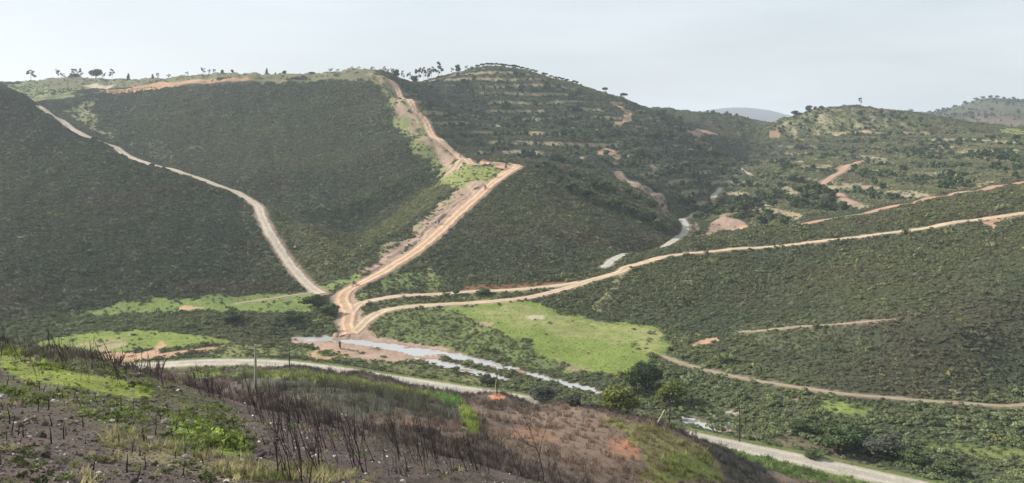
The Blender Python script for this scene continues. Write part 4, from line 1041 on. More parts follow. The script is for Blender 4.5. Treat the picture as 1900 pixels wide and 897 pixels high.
def stem_mesh(seed, L=1.0, r0=.014, branches=3, lean=(-.18, 0)):
    g = np.random.default_rng(seed); le = (lean[0] + g.normal(0, .14), lean[1] + g.normal(0, .12))
    p, t = wand(g, L, r0, le); ps = [t]
    for b in range(branches):
        k = g.integers(2, len(p) - 1); q, tb = wand(g, L * g.uniform(.2, .45), r0 * .5, (le[0] + g.normal(0, .5), g.normal(0, .5)), 3, .09, 3)
        tb = ([v + p[k] for v in tb[0]], tb[1]); ps.append(tb)
    return poly_mesh('stem', *join(ps))

M_CHAR = noise_mat('charred_wood', (.018, .016, .016), (.060, .050, .047), 9.0, rough=.8)
M_CHAR2 = noise_mat('scorched_wood', (.03, .022, .020), (.085, .062, .055), 7.0, rough=.85)
M_ROCK = noise_mat('grey_schist', (.16, .145, .13), (.34, .31, .28), 5.0, bump=.4)
M_ROCKD = noise_mat('sooty_rock', (.035, .030, .028), (.09, .078, .07), 6.0, bump=.4)
STEMS = [stem_mesh(700 + i, 1.0, random.choice([.007, .009, .011]), random.choice([1, 2, 3, 4])) for i in range(14)]
for i, m_ in enumerate(STEMS): m_.materials.append(M_CHAR if i % 3 else M_CHAR2)

def burnt_shrub(x, y, h, n, label, group, spread=.35, seed=0, lean=0.0):
    g = np.random.default_rng(seed); e = bpy.data.objects.new('burnt_shrub', None); COL.objects.link(e); e.empty_display_size = .2
    z = float(height(x, y)); e.location = (x, y, z)
    for k in range(n):
        o = bpy.data.objects.new('stem', STEMS[g.integers(len(STEMS))]); COL.objects.link(o); o.parent = e
        a = g.uniform(0, 6.28); q = spread * math.sqrt(g.uniform(0, 1)); dx, dy = q * math.cos(a), q * math.sin(a)
        o.location = (dx, dy, float(height(x + dx, y + dy)) - z); s = h * g.uniform(.6, 1.08)
        o.rotation_euler = (g.normal(0, .13), g.normal(0, .13) + lean, g.uniform(-.7, .7)); o.scale = (s ** .5 * 1.05, s ** .5 * 1.05, s)
        if s > 0: o.scale = (s, s, s)
    return tag(e, label, 'burnt shrub', group)

FGV = (GY < 96) & FG
def fg_spots(poly, n, dmin, dmax, gap, seed):
    """n spots on the ground inside a sighted outline, kept apart"""
    g = np.random.default_rng(seed); pw = poly_world(pp(poly)); out = []; x0, y0 = pw.min(0); x1, y1 = pw.max(0); it = 0
    while len(out) < n and it < 400:
        it += 1
        x = g.uniform(x0, x1, 200); y = g.uniform(y0, y1, 200); ok = inside(pw, x, y) & (y > dmin) & (y < dmax)
        for a, b in zip(x[ok], y[ok]):
            if len(out) < n and all((a - p) ** 2 + (b - q) ** 2 > gap * gap for p, q in out): out.append((a, b))
    return out

seed_ = 900
def patch(poly, n, dmin, dmax, gap, hr, nr, label, group, spread=.4):
    global seed_
    for (a, b) in fg_spots(poly, n, dmin, dmax, gap, seed_):
        seed_ += 1; burnt_shrub(a, b, random.uniform(*hr), random.randint(*nr), label, group, spread, seed_, random.uniform(-.1, .02))
def one(u, v, h, n, label, spread=.35, lean=-.08):
    global seed_; seed_ += 1; x, y = sight(u, v); burnt_shrub(x, y, h, n, label, 'burnt shrubs on the near slope', spread, seed_, lean)
one(545, 893, 1.75, 13, 'tallest dense clump of charred stems near the bottom edge', .45)
one(600, 880, 1.7, 11, 'dense clump of charred stems right of the tallest one', .5)
one(385, 735, 2.0, 12, 'tall fan of charred stems in front of the paved road', .55)
one(415, 745, 1.6, 10, 'leaning charred clump right of the tall fan of stems', .6, -.16)
one(122, 672, 2.5, 7, 'tall burnt clump on the left crest, before the green field', .5)
one(186, 690, 2.2, 7, 'burnt clump on the left crest, before the orange turnout', .45)
one(35, 668, 2.2, 4, 'burnt clump at the far left of the crest', .5)
one(230, 705, 2.4, 4, 'thin burnt stems on the left crest below the turnout', .3)
one(85, 665, 2.0, 5, 'crooked burnt branches leaning right on the left crest', .6, .25)
one(430, 897, 1.0, 2, 'lone curved burnt stem at the bottom edge', .1, -.2)
one(650, 870, 1.8, 10, 'wide clump of charred stems in the middle of the near thicket', .7)
one(300, 712, 1.7, 5, 'row of thin charred stems just left of the tall fan', .6)
one(262, 700, 2.2, 2, 'pair of straight burnt stems before the road end', .3, 0.0)
patch('430,720 560,760 700,810 840,850 960,880 1040,893 1060,897 660,897 560,870 480,790', 125, 20, 82, .9, (1.0, 2.5), (2, 5), 'charred shrub in the thicket covering the near slope', 'burnt shrubs of the near thicket', .75)
for (a, b) in fg_spots('430,720 560,760 700,810 840,850 960,880 1040,893 640,897 300,870 200,790 300,740', 36, 16, 70, 1.2, 97):
    o = bpy.data.objects.new('fallen_branch', random.choice(STEMS)); COL.objects.link(o); s = random.uniform(.6, 1.5); o.scale = (s, s, s)
    o.location = (a, b, float(height(a, b)) + .04); o.rotation_euler = (random.gauss(0, .08), random.choice((-1, 1)) * random.uniform(1.25, 1.5), random.uniform(0, 6.28))
    tag(o, 'charred branch lying on the burnt near slope', 'fallen branch', 'fallen branches on the near slope')
patch('300,700 430,715 520,760 470,770 360,735', 26, 25, 70, .9, (1.0, 1.9), (3, 6), 'charred shrub at the upper left edge of the near thicket', 'burnt shrubs at the thicket edge', .4)
patch('0,645 130,660 290,705 330,730 250,735 120,705 0,690', 22, 25, 66, 1.5, (.8, 2.0), (2, 4), 'sparse burnt stems scattered along the left crest', 'burnt stems along the left crest', .3)
# tall burnt sapling at the lower middle
sx, sy = sight(1008, 897); sy += 0; ge = np.random.default_rng(5)
e = bpy.data.objects.new('burnt_sapling', None); COL.objects.link(e); e.location = (sx, sy - 1.0, float(height(sx, sy - 1.0)))
def rodmesh(pts, r): return poly_mesh('branch', *tube(np.array(pts, float), r, 6), smooth=True)
k_ = sy / F
tk = [(0, 0, -.2), (-.01 * 12 * k_ * 10, 0, 20 * k_), (-8 * k_, 0, 52 * k_), (-14 * k_, .05, 66 * k_)]
M_SAP = M_CHAR
obj('trunk', rodmesh(tk, [.045, .038, .030, .026]), M_SAP, e)
for pts in ([tk[-1], (-22 * k_, .1, 90 * k_), (-34 * k_, .2, 118 * k_), (-46 * k_, .25, 140 * k_), (-58 * k_, .3, 158 * k_)],
            [tk[-1], (-30 * k_, -.1, 74 * k_), (-44 * k_, -.2, 92 * k_), (-58 * k_, -.3, 122 * k_)], [tk[2], (-4 * k_, .2, 76 * k_), (6 * k_, .3, 104 * k_), (9 * k_, .35, 140 * k_)],
            [(-26 * k_, .13, 98 * k_), (-24 * k_, .2, 118 * k_), (-14 * k_, .3, 134 * k_)], [(-40 * k_, .22, 128 * k_), (-58 * k_, .1, 138 * k_), (-70 * k_, 0, 150 * k_)], [(-44 * k_, -.2, 92 * k_), (-52 * k_, -.1, 98 * k_), (-66 * k_, .1, 120 * k_)]):
    obj('branch', rodmesh(pts, np.linspace(.022, .006, len(pts))), M_SAP, e)
tag(e, 'tall forked burnt sapling rising before the brown mound', 'burnt sapling')

# charred stubs left standing on the bare soil
STUB = [poly_mesh('stub', *wand(np.random.default_rng(40 + i), .32, .022, (random.uniform(-.3, .3), random.uniform(-.3, .3)), 3, .1, 5)[1]) for i in range(6)]
for m_ in STUB: m_.materials.append(M_CHAR)
for (a, b) in fg_spots('0,700 130,730 300,770 520,800 600,850 640,897 0,897', 110, 10, 46, .5, 61):
    o = bpy.data.objects.new('charred_stub', random.choice(STUB)); COL.objects.link(o); s = random.uniform(.5, 1.5)
    o.location = (a, b, float(height(a, b))); o.scale = (s ** .5, s ** .5, s); o.rotation_euler = (random.gauss(0, .1), random.gauss(0, .1), random.uniform(0, 6.28))
    tag(o, 'short charred stub standing on the burnt near slope', 'burnt stub', 'charred stubs on the near slope')

# rocks
ROCK = [stone_mesh(60 + i, random.uniform(.4, .8), 'rock') for i in range(8)]
ROCKD = [m_.copy() for m_ in ROCK]
for m_ in ROCK: m_.materials.append(M_ROCK)
for m_ in ROCKD: m_.materials.append(M_ROCKD)
def rock(u, v, wpx, label, dark=False, tilt=0.0, hs=1.0, group='rocks on the burnt slope', i=0, rz=0.0):
    x, y = sight(u, v); s = wpx * y / F; o = bpy.data.objects.new('rock', (ROCKD if dark else ROCK)[i % 8]); COL.objects.link(o)
    o.location = (x, y, float(height(x, y)) + .12 * s * hs); o.scale = (s, s, s * hs); o.rotation_euler = (0, tilt, rz); return tag(o, label, 'rock', group)
rock(304, 786, 22, 'pale slab tilted on edge in the middle of the burnt slope', tilt=-.9, hs=.8, i=1)
rock(203, 784, 22, 'flat white stone on the burnt slope', hs=.5, i=2, rz=.4)
rock(282, 822, 20, 'grey upright boulder below the tilted slab', hs=1.6, i=3)
rock(350, 784, 14, 'grey rounded rock right of the tilted slab', hs=1.2, i=4)
rock(484, 848, 24, 'dark tilted slab at the edge of the thicket', True, -.6, 1.1, i=5)
rock(453, 826, 14, 'dark squat rock left of the dark tilted slab', True, i=6)
rock(243, 718, 18, 'sooty boulder on the bright grass of the crest', True, hs=1.4, i=7)
rock(76, 812, 22, 'sooty lump at the upper edge of the bare soil', True, hs=1.2, i=1)
rock(176, 820, 20, 'sooty lump beside the straw tufts', True, hs=1.1, i=2)
rock(85, 848, 22, 'largest sooty lump on the bare soil', True, hs=1.3, i=3)
rock(104, 858, 18, 'low sooty lump right of the largest one', True, hs=.8, i=4)
rock(45, 672, 16, 'sooty rock on the left end of the crest', True, i=5)
rock(345, 850, 16, 'pale angular stone at the lower edge of the weeds', i=6)
rock(262, 897, 14, 'pale stone lying at the bottom edge', i=7)
for n_, (a, b) in enumerate(fg_spots('0,690 150,720 300,750 480,790 620,840 900,880 1000,897 0,897', 70, 10, 60, .7, 71)):
    s = random.lognormvariate(-1.75, .45); d_ = random.random() < .45; o = bpy.data.objects.new('rock', random.choice(ROCKD if d_ else ROCK)); COL.objects.link(o)
    o.location = (a, b, float(height(a, b)) + .1 * s); o.scale = (s, s, s * random.uniform(.6, 1.2)); o.rotation_euler = (random.gauss(0, .3), random.gauss(0, .3), random.uniform(0, 6.28))
    tag(o, 'small sooty stone scattered on the burnt slope' if d_ else 'small pale stone scattered on the burnt slope', 'rock', 'small sooty stones' if d_ else 'small pale stones')

# uncountable: pebbles, clods, weeds, straw, burnt brush
M_TINT = leaf_mat('ground_litter', 0)
PEB = proto_coll('pebble', [stone_mesh(80 + i, .6, 'pebble%d' % i) for i in range(5)], M_TINT)
def fgc(n, y0, y1, half=.84):
    x, y = candidates(n, y0, y1, half); ok = field(FG, x, y) & (y > 6); return x[ok], y[ok]
def near_bias(n, y0, y1):          # denser near the viewer, as far as single clods show
    y = np.exp(rng.uniform(math.log(y0), math.log(y1), n)); x = rng.uniform(-.84, .84, n) * y; ok = field(FG, x, y); return x[ok], y[ok]
x, y = near_bias(70000, 9, 85); z = height(x, y); k = seen(x, y, z + .3); x, y, z = x[k], y[k], z[k]
s = rng.lognormal(-2.7, .55, len(x)); pale = rng.uniform(0, 1, len(x)) < .07; s[y < 30] *= .8
tn = np.where(pale[:, None], np.array([.30, .27, .24]), np.array([.066, .053, .046])) * np.exp(rng.normal(0, .3, len(x)))[:, None]
scatter('stones_and_clods', 'stones and burnt clods strewn over the near slope', PEB, x, y, z, s, tn, 5, .5, 'stones')

def blades(seed, n, h, w, spread, droop=.4):
    g = np.random.default_rng(seed); V = []; T = []
    for _ in range(n):
        a = g.uniform(0, 6.28); q = spread * math.sqrt(g.uniform()); b = np.array([q * math.cos(a), q * math.sin(a), 0]); hh = h * g.uniform(.6, 1.15)
        d = np.array([g.normal(0, droop), g.normal(0, droop), 1.0]); d /= np.linalg.norm(d); sd = np.cross(d, g.normal(size=3)); sd /= np.linalg.norm(sd)
        m_ = b + d * hh * .55; t_ = b + d * hh + np.array([d[0], d[1], -.1]) * hh * .3; i = len(V)
        V += [b - sd * w, b + sd * w, m_ + sd * w * .8, m_ - sd * w * .8, t_]; T += [(i, i + 1, i + 2), (i, i + 2, i + 3), (i + 3, i + 2, i + 4)]
    return np.array(V), np.array(T)
M_BLADE = leaf_mat('grass_blades', .3)
TUFT = proto_coll('tuft', [mesh_np('tuft%d' % i, *blades(820 + i, 26, .26, .008, .12)) for i in range(5)], M_BLADE)
WEED = proto_coll('weed', [mesh_np('weed%d' % i, *leafy(40, .17, .10, .06, 840 + i)) for i in range(5)], M_BLADE)
x, y = near_bias(150000, 9, 90); g_ = field(GREEN, x, y); nz = fbm(x, y, 2.2, 3, 401)
k = (rng.uniform(0, 1, len(x)) < g_ ** 1.5 * np.clip(.35 + 1.6 * nz + .9 * fbm(x, y, .5, 2, 402), .0, 1)); x, y, g_ = x[k], y[k], g_[k]; z = height(x, y); k = seen(x, y, z + .3); x, y, z, g_ = x[k], y[k], z[k], g_[k]
tn = (np.array([.095, .11, .05]) * (1 - g_[:, None]) + np.array([.165, .205, .05]) * g_[:, None]) * np.exp(rng.normal(0, .4, len(x)))[:, None]
scatter('green_weeds', 'fresh green weeds carpeting parts of the burnt slope', WEED, x, y, z, rng.lognormal(-.35, .45, len(x)), tn, 5, .15, 'weeds')
x, y = near_bias(26000, 9, 60); k = rng.uniform(0, 1, len(x)) < field(STRAW, x, y) * np.clip(.45 + 1.5 * fbm(x, y, 1.8, 3, 411), 0, 1) + .012; x, y = x[k], y[k]; z = height(x, y)
tn = np.array([.34, .30, .16]) * np.exp(rng.normal(0, .25, len(x)))[:, None]; gg = rng.uniform(0, 1, len(x)) < .35; tn[gg] = np.array([.17, .19, .07])
scatter('straw_tufts', 'straw-coloured grass tufts on the near slope', TUFT, x, y, z, rng.lognormal(-.1, .3, len(x)), tn, 5, .15, 'grass')

def twigs(seed, n=14, h=.9, spread=.4):
    g = np.random.default_rng(seed); ps = []
    for _ in range(n):
        a = g.uniform(0, 6.28); q = spread * math.sqrt(g.uniform()); p, t = wand(g, h * g.uniform(.5, 1.1), .012, (g.normal(-.15, .25), g.normal(0, .25)), 3, .08, 3)
        ps.append(([v + np.array([q * math.cos(a), q * math.sin(a), 0]) for v in t[0]], t[1]))
    return join(ps)
TWIG = proto_coll('twig', [poly_mesh('twig%d' % i, *twigs(860 + i)) for i in range(5)], M_TINT)
x, y = fgc(90000, 18, 185); b_ = field(BRUSH, x, y); thick = poly_world(pp('430,720 560,760 700,810 840,850 960,880 1040,893 1060,897 660,897 560,870 480,790'))
b_ = np.maximum(b_, .07 * inside(thick, x, y)); b_ = np.maximum(b_, .05 * (y > 78))
k = rng.uniform(0, 1, len(x)) < b_ * .48 * np.clip(.6 + .9 * fbm(x, y, 5, 3, 421), .05, 1); x, y = x[k], y[k]; z = height(x, y); k = seen(x, y, z + .8); x, y, z = x[k], y[k], z[k]
tn = np.array([.075, .068, .058]) * np.exp(rng.normal(0, .35, len(x)))[:, None]; gg = rng.uniform(0, 1, len(x)) < .42; tn[gg] = np.array([.10, .11, .055])
scatter('burnt_brush', 'dark burnt brush covering the slope below the thicket', TWIG, x, y, z, rng.lognormal(-.1, .3, len(x)) * np.where(y > 80, 1.15, .8), tn, 5, .12, 'brush')
# grass of the mound, verges and meadows
x, y = fgc(170000, 50, 190); inb = field(BRUSH, x, y) < .6; cv = field(COVER, x, y); gn = cv[:, 1] - cv[:, 0] * .8
k = inb & (rng.uniform(0, 1, len(x)) < np.clip(.3 + gn * 7, .12, .95) * np.clip(.6 + fbm(x, y, 4, 3, 431), .1, 1)); x, y, cv = x[k], y[k], cv[k]; z = height(x, y); k = seen(x, y, z + .4) & (field(ROAD_NEAR, x, y) > .3); x, y, z, cv = x[k], y[k], z[k], cv[k]
scatter('slope_grass', 'tufted grass on the mound and road verges', TUFT, x, y, z, rng.lognormal(.55, .4, len(x)), cv * 1.1 * np.exp(rng.normal(0, .3, len(x)))[:, None], 5, .15, 'grass')
x, y = candidates(120000, 125, 285); cv = field(COVER, x, y); gn = cv[:, 1] - cv[:, 0]
k = (gn > .012) & ~field(FG, x, y) & (rng.uniform(0, 1, len(x)) < .55) & (field(ROAD_NEAR, x, y) > .4); x, y, cv = x[k], y[k], cv[k]; z = height(x, y); k = seen(x, y, z + .4); x, y, z, cv = x[k], y[k], z[k], cv[k]
scatter('meadow_grass', 'short green grass and weeds of the valley meadows', WEED, x, y, z - .02, rng.lognormal(-.25, .4, len(x)), cv * 1.6 * np.exp(rng.normal(0, .22, len(x)))[:, None], 5, .1, 'grass')

# ------------------------------------------------------------------ poles along the paved road
M_WOODP = noise_mat('creosoted_wood', (.035, .028, .022), (.075, .06, .048), 5.0)
M_CONCP = noise_mat('pole_concrete', (.26, .23, .19), (.36, .32, .26), 4.0)
M_PALEW = noise_mat('pale_timber', (.40, .35, .25), (.52, .46, .34), 6.0)
M_INS = noise_mat('insulator_glass', (.30, .32, .30), (.5, .5, .48), 8.0, rough=.3, spec=.5)
M_STEEL = noise_mat('galvanised_steel', (.20, .20, .20), (.32, .32, .31), 8.0, rough=.5, spec=.5)
def box(cx, cy, cz, sx, sy, sz):
    V = [(cx + a * sx / 2, cy + b * sy / 2, cz + c * sz / 2) for a in (-1, 1) for b in (-1, 1) for c in (-1, 1)]
    return V, [(0, 1, 3, 2), (4, 6, 7, 5), (0, 4, 5, 1), (2, 3, 7, 6), (0, 2, 6, 4), (1, 5, 7, 3)]
def capped(p, r, seg=8):
    v, q = tube(p, r, seg); n = len(p); return v, q + [tuple(range(seg - 1, -1, -1)), tuple((n - 1) * seg + k for k in range(seg))]
def pole(u, v, hpx, r, mat, label, arm=True, dmin=100, lean=0.0):
    x, y = sight(u, v, dmin); s = y / F; h = hpx * s; e = bpy.data.objects.new('utility_pole', None); COL.objects.link(e)
    e.location = (x, y, float(height(x, y))); e.rotation_euler = (0, lean, 0)
    obj('pole', poly_mesh('pole', *capped([(0, 0, -.5), (0, 0, h * .5), (0, 0, h)], [r, r * .8, r * .6]), smooth=False), mat, e)
    if arm:
        obj('crossarm', poly_mesh('crossarm', *box(0, -.13, h - .35, 1.3, .09, .10)), M_STEEL if mat is M_CONCP else mat, e)
        for dx in (-.55, 0.18, .55):
            obj('insulator', poly_mesh('insulator', *capped([(dx, -.13, h - .298), (dx, -.13, h - .24), (dx, -.13, h - .18), (dx, -.13, h - .12)], [.03, .055, .05, .025], 8)), M_INS, e)
    return tag(e, label, 'utility pole', 'utility poles along the paved road')
pole(474, 722, 82, .24, M_CONCP, 'thick pale concrete pole rising before the road bend')
pole(537, 688, 42, .14, M_WOODP, 'dark wooden pole beside the road right of the concrete pole')
pole(922, 734, 44, .14, M_WOODP, 'dark wooden pole on the orange top of the mound', arm=False, dmin=130)
pole(1241, 797, 54, .14, M_WOODP, 'dark wooden pole leaning slightly before the yellow-green tree', lean=.06, dmin=130)
pole(1372, 820, 66, .14, M_WOODP, 'dark wooden pole beside the road right of the pool', dmin=130)
pole(263, 684, 34, .10, M_WOODP, 'short dark wooden pole at the left end of the road', arm=False, dmin=150)
def stick(u0, v0, u1, v1, r, mat, label, name, dmin=120):
    x, y = sight(u0, v0, dmin); s = y / F; e = poly_mesh(name, *capped([(0, 0, -.2), ((u1 - u0) * s, .3, (v0 - v1) * s)], [r, r * .85], 8))
    return tag(obj(name, e, mat, loc=(x, y, float(height(x, y)))), label, 'pole stay')
stick(918, 727, 921, 704, .07, M_PALEW, 'pale stay post beside the pole on the mound', 'stay_post', 140)
stick(1218, 786, 1234, 762, .09, M_PALEW, 'pale leaning timber stay left of the leaning pole', 'stay_post', 120)
stick(1407, 820, 1394, 797, .05, M_PALEW, 'thin pale stay leaning right of the pole by the pool', 'stay_post', 120)

# dark boulder with a pale end on the turnout grass
x, y = sight(247, 623, 190); e = bpy.data.objects.new('boulder', None); COL.objects.link(e); e.location = (x, y, float(height(x, y)))
bo = obj('rock_body', ROCKD[2].copy(), None, e); bo.scale = (2.0, 1.3, 1.25); bo.location = (.1, 0, .35)
bp_ = noise_mat('whitish_rock', (.6, .58, .55), (.75, .73, .7), 4.0); wm_ = ROCK[3].copy(); wm_.materials.clear(); wm_.materials.append(bp_)
b2 = obj('pale_end', wm_, None, e); b2.scale = (.7, .7, .6); b2.location = (-.95, -.25, .12)
tag(e, 'dark boulder with a white end on the green turnout', 'boulder')

# ------------------------------------------------------------------ motorcycles and riders
def lathe_ring(R, r, seg=20, tub=8):
    V = []; Q = []
    for i in range(seg):
        a = 2 * math.pi * i / seg
        for k in range(tub):
            b = 2 * math.pi * k / tub; q = R + r * math.cos(b); V.append((q * math.cos(a), r * .9 * math.sin(b), q * math.sin(a)))
    for i in range(seg):
        for k in range(tub): Q.append((i * tub + k, ((i + 1) % seg) * tub + k, ((i + 1) % seg) * tub + (k + 1) % tub, i * tub + (k + 1) % tub))
    return V, Q
def spokes(R):
    ps = [capped([(0, -.06, 0), (0, .06, 0)], [.05, .05], 8)]
    for k in range(10):
        a = 2 * math.pi * k / 10; ps.append(tube([(0, 0, 0), (R * math.cos(a), 0, R * math.sin(a))], [.008, .008], 4))
    ps.append(lathe_ring(R, .022, 20, 6)); return join(ps)
M_TYRE = noise_mat('tyre_rubber', (.015, .015, .015), (.03, .03, .03), 10.0)
M_RIM = noise_mat('wheel_metal', (.25, .25, .25), (.4, .4, .4), 10.0, rough=.4, spec=.5)
M_ENG = noise_mat('engine_metal', (.04, .04, .042), (.10, .10, .105), 9.0, rough=.5, spec=.5)
M_SEATM = noise_mat('seat_vinyl', (.02, .02, .02), (.035, .035, .035), 9.0)
def paint_mat(nm, c): return noise_mat(nm, tuple(k * .9 for k in c), c, 5.0, rough=.4, spec=.5)
M_PLAST = {'black': paint_mat('black_plastic', (.03, .03, .032)), 'white': paint_mat('white_plastic', (.7, .7, .7)), 'orange': paint_mat('orange_plastic', (.5, .14, .02)), 'blue': paint_mat('blue_plastic', (.05, .09, .25))}
M_CLOTH = {'black': noise_mat('black_riding_suit', (.018, .018, .02), (.035, .035, .038), 12.0), 'grey': noise_mat('grey_riding_suit', (.09, .09, .095), (.14, .14, .145), 12.0)}
M_GLOVE = noise_mat('black_glove', (.015, .015, .015), (.03, .03, .03), 12.0)
M_VISOR = noise_mat('dark_visor', (.02, .02, .022), (.03, .03, .033), 5.0, rough=.15, spec=.6)
ME = {}
ME['tyre'] = poly_mesh('tyre', *lathe_ring(.29, .055), smooth=True); ME['rim'] = poly_mesh('rim', *spokes(.235))
ME['frame'] = poly_mesh('frame', *join([tube([(-.15, 0, .95), (.1, 0, .98), (.45, 0, .98), (.38, 0, .62), (.15, 0, .36), (-.2, 0, .38), (-.25, 0, .62), (-.15, 0, .92)], [.03] * 8, 6),
          tube([(-.2, .09, .42), (-.72, .09, .33)], [.03, .025], 6), tube([(-.2, -.09, .42), (-.72, -.09, .33)], [.03, .025], 6)]))
ME['engine'] = poly_mesh('engine', *join([box(.08, 0, .48, .36, .24, .26), capped([(.1, 0, .58), (.2, 0, .78)], [.11, .10], 8)]))
ME['fork'] = poly_mesh('fork', *join([tube([(.44, .1, 1.02), (.72, .1, .33)], [.028, .024], 6), tube([(.44, -.1, 1.02), (.72, -.1, .33)], [.028, .024], 6)]))
ME['handlebar'] = poly_mesh('handlebar', *tube([(.36, .38, 1.10), (.42, .2, 1.13), (.45, 0, 1.06), (.42, -.2, 1.13), (.36, -.38, 1.10)], [.016] * 5, 6))
ME['fuel_tank'] = poly_mesh('fuel_tank', *capped([(-.05, 0, .90), (.1, 0, .97), (.28, 0, .99), (.42, 0, .93)], [.07, .13, .15, .08], 10), smooth=True)
ME['seat'] = poly_mesh('seat', *capped([(-.72, 0, .93), (-.5, 0, .92), (-.2, 0, .90), (.02, 0, .93)], [.05, .10, .11, .07], 10), smooth=True)
ME['front_fender'] = poly_mesh('front_fender', *join([box(.72, 0, .74, .46, .11, .03), box(.95, 0, .71, .14, .09, .03)]))
ME['rear_fender'] = poly_mesh('rear_fender', *join([box(-.82, 0, .90, .36, .14, .03), box(-.98, 0, .84, .03, .13, .14)]))
ME['headlight'] = poly_mesh('headlight', *capped([(.50, 0, 1.0), (.60, 0, .98)], [.11, .09], 10))
ME['exhaust'] = poly_mesh('exhaust', *capped([(.22, -.13, .50), (.0, -.17, .45), (-.4, -.18, .66), (-.8, -.18, .78)], [.025, .03, .055, .05], 8))

# the rider: one continuous skinned figure, seated, hands on the bars
J = {'pelvis': (-.22, 0, 1.02, .15), 'waist': (-.16, 0, 1.18, .135), 'chest': (-.03, 0, 1.38, .165), 'neck': (.05, 0, 1.55, .062), 'head': (.10, 0, 1.66, .085), 'crown': (.12, 0, 1.76, .07)}
E = [('pelvis', 'waist'), ('waist', 'chest'), ('chest', 'neck'), ('neck', 'head'), ('head', 'crown')]
for s, t in ((1, 'l'), (-1, 'r')):
    J.update({'sh' + t: (-.02, .19 * s, 1.47, .075), 'el' + t: (.13, .38 * s, 1.27, .05), 'wr' + t: (.32, .36 * s, 1.14, .036), 'ha' + t: (.37, .34 * s, 1.12, .04),
              'hip' + t: (-.20, .11 * s, .98, .11), 'kn' + t: (.20, .20 * s, .86, .075), 'an' + t: (.00, .17 * s, .44, .05), 'he' + t: (-.04, .17 * s, .37, .05), 'to' + t: (.16, .18 * s, .36, .042)})
    E += [('chest', 'sh' + t), ('sh' + t, 'el' + t), ('el' + t, 'wr' + t), ('wr' + t, 'ha' + t), ('pelvis', 'hip' + t), ('hip' + t, 'kn' + t), ('kn' + t, 'an' + t), ('an' + t, 'he' + t), ('he' + t, 'to' + t)]
names = list(J); bme = bpy.data.meshes.new('body'); bme.from_pydata([J[k][:3] for k in names], [(names.index(a), names.index(b)) for a, b in E], [])
bo = bpy.data.objects.new('tmp_body', bme); COL.objects.link(bo)
sk = bo.modifiers.new('skin', 'SKIN'); ss = bo.modifiers.new('sub', 'SUBSURF'); ss.levels = 1
for i, k in enumerate(names): bme.skin_vertices[0].data[i].radius = (J[k][3], J[k][3])
bme.skin_vertices[0].data[0].use_root = True
bpy.context.view_layer.update(); dg = bpy.context.evaluated_depsgraph_get()
ME['body'] = bpy.data.meshes.new_from_object(bo.evaluated_get(dg)); bpy.data.objects.remove(bo)
bm = bmesh.new(); bmesh.ops.create_uvsphere(bm, u_segments=14, v_segments=9, radius=.145)
for v in bm.verts:
    v.co.x *= 1.08
    if v.co.z < -.06: v.co.x = v.co.x * .85 + .03
    v.co += Vector((.11, 0, 1.70))
ME['helmet'] = bpy.data.meshes.new('helmet'); bm.to_mesh(ME['helmet']); bm.free()
ME['visor'] = poly_mesh('visor', *capped([(.20, 0, 1.70), (.27, 0, 1.695)], [.10, .075], 10))
ME['peak'] = poly_mesh('peak', *box(.27, 0, 1.80, .18, .17, .015))
fing = []
for s in (1, -1):                                # gloves: palm, four fingers curled over the bar, thumb below
    fing.append(box(.365, .345 * s, 1.128, .07, .085, .035))
    for k, L in enumerate((.036, .042, .040, .032)):
        yy = (.312 + .022 * k) * s; fing.append(tube([(.39, yy, 1.14), (.41, yy, 1.125), (.408, yy, 1.125 - L)], [.0095, .009, .008], 5))
    fing.append(tube([(.35, .305 * s, 1.12), (.365, .296 * s, 1.10), (.39, .298 * s, 1.092)], [.0105, .0095, .008], 5))
ME['gloves'] = poly_mesh('gloves', *join(fing))

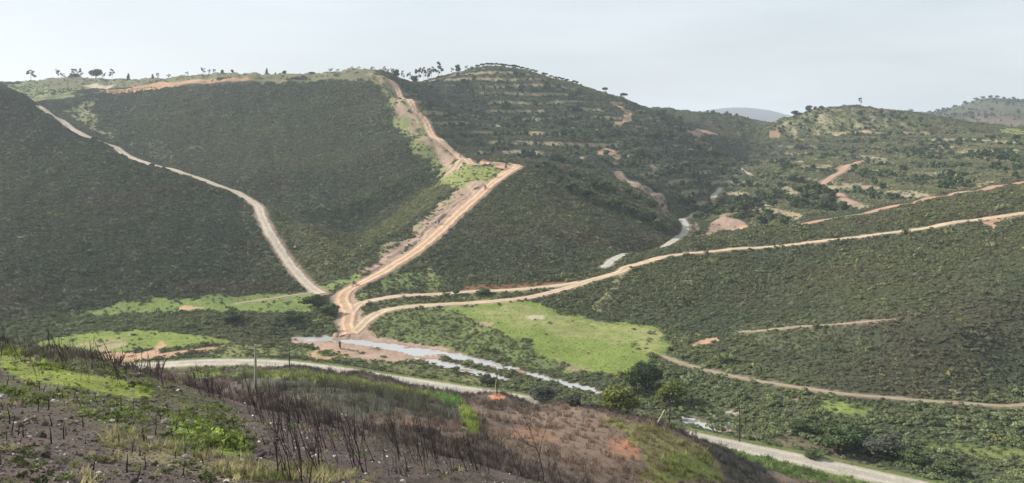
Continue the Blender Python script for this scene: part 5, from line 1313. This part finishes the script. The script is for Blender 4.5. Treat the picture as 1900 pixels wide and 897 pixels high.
def ride(u, v, key, label_m, label_p, plast='black', suit='black', helmet='black', dmin=190, heading=None, flip=False):
    x, y = sight(u, v, dmin)
    if key:
        c = ROADS[key]['c']; i = int(np.argmin((c[:, 0] - x) ** 2 + (c[:, 1] - y) ** 2)); i = min(max(i, 3), len(c) - 4); t = c[i + 3] - c[i - 3]
        dz = ROADS[key]['z'][i + 3] - ROADS[key]['z'][i - 3]; pitch = math.atan2(dz, np.linalg.norm(t)); ang = math.atan2(t[1], t[0])
        if flip: ang += math.pi; pitch = -pitch
    else: ang = heading; pitch = 0.0
    z = float(height(x, y)) + .06 + .00022 * y; tilt = random.uniform(-.06, .06)
    M = Matrix.Translation((x, y, z)) @ Euler((0, 0, ang)).to_matrix().to_4x4() @ Euler((tilt, -pitch, 0)).to_matrix().to_4x4()
    M = M @ Matrix.Scale(1.12, 4)
    m = bpy.data.objects.new('motorcycle', None); COL.objects.link(m); m.matrix_world = M
    def part(n, mat, par, loc=None):
        o = bpy.data.objects.new(n, ME[n] if n in ME else None); COL.objects.link(o); o.parent = par
        if o.data is not None:
            if not o.data.materials: o.data.materials.append(mat)
            o.material_slots[0].link = 'OBJECT'; o.material_slots[0].material = mat
        if loc: o.location = loc
        return o
    for wx in (-.73, .74):
        w = bpy.data.objects.new('wheel', ME['rim']); COL.objects.link(w); w.parent = m; w.location = (wx, 0, .345)
        if not ME['rim'].materials: ME['rim'].materials.append(M_RIM)
        part('tyre', M_TYRE, w)
    for n, mt in (('frame', M_ENG), ('engine', M_ENG), ('fork', M_RIM), ('handlebar', M_ENG), ('fuel_tank', M_PLAST[plast]), ('seat', M_SEATM), ('front_fender', M_PLAST[plast]), ('rear_fender', M_PLAST[plast]), ('headlight', M_PLAST[plast]), ('exhaust', M_RIM)):
        part(n, mt, m)
    tag(m, label_m, 'motorcycle', 'motorcycles on the dirt tracks')
    p = bpy.data.objects.new('person', None); COL.objects.link(p); p.matrix_world = M
    part('body', M_CLOTH[suit], p); h = part('helmet', M_PLAST[helmet], p); part('visor', M_VISOR, h); part('peak', M_PLAST[helmet], h); part('gloves', M_GLOVE, p)
    tag(p, label_p, 'person', 'riders on the dirt tracks')
ride(631, 648, None, 'black motorcycle on the gravel beside the ford', 'person in black riding beside the ford water', heading=1.9, dmin=190)
ride(658, 531, 'climb', 'motorcycle at the foot of the climbing orange track', 'person riding at the foot of the climbing track', flip=True, plast='orange')
ride(815, 416, 'climb', 'motorcycle halfway up the climbing orange track', 'person in black riding halfway up the climbing track', flip=True)
ride(901, 351, 'climb', 'motorcycle on the upper third of the climbing track', 'person riding on the upper third of the climbing track', flip=True, suit='grey')
ride(920, 330, 'climb', 'motorcycle just below the bend at the saddle', 'person riding just below the bend at the saddle', flip=True, suit='grey')
ride(939, 314, 'climb', 'front motorcycle of the two in the saddle bend', 'nearer of two riders in black in the saddle bend', flip=True)
ride(939.5, 309, 'upper', 'rear motorcycle of the two in the saddle bend', 'farther of two riders in black in the saddle bend', dmin=380)
ride(911, 304, 'upper', 'white motorcycle half hidden behind the grassy knoll', 'person in white helmet behind the grassy knoll', plast='white', helmet='white', dmin=380)
ride(853.5, 293, 'upper', 'motorcycle on the steep upper track', 'person in black riding on the steep upper track', dmin=380, flip=True)

# ------------------------------------------------------------------ air
bm = bmesh.new(); bmesh.ops.create_cube(bm, size=1.0)
zt_ = float(max(GZ.max() + 14, CZ + 6)); zb_ = float(GZ.min() - 1.2)
for v in bm.verts: v.co = Vector((v.co.x * 23000, -80 + (v.co.y + .5) * 9900, zb_ + (v.co.z + .5) * (zt_ - zb_)))
hme = bpy.data.meshes.new('haze'); bm.to_mesh(hme); bm.free()
hm = bpy.data.materials.new('haze_air'); hm.use_nodes = True; hn = hm.node_tree; hn.nodes.clear()
ho = hn.nodes.new('ShaderNodeOutputMaterial'); hv = hn.nodes.new('ShaderNodeVolumePrincipled')
hv.inputs['Color'].default_value = (.80, .90, 1.0, 1); hv.inputs['Density'].default_value = 1.7e-4; hv.inputs['Anisotropy'].default_value = .25
hn.links.new(hv.outputs[0], ho.inputs['Volume'])
stuff(obj('haze', hme, hm), 'thin pale haze in the air over the whole valley')
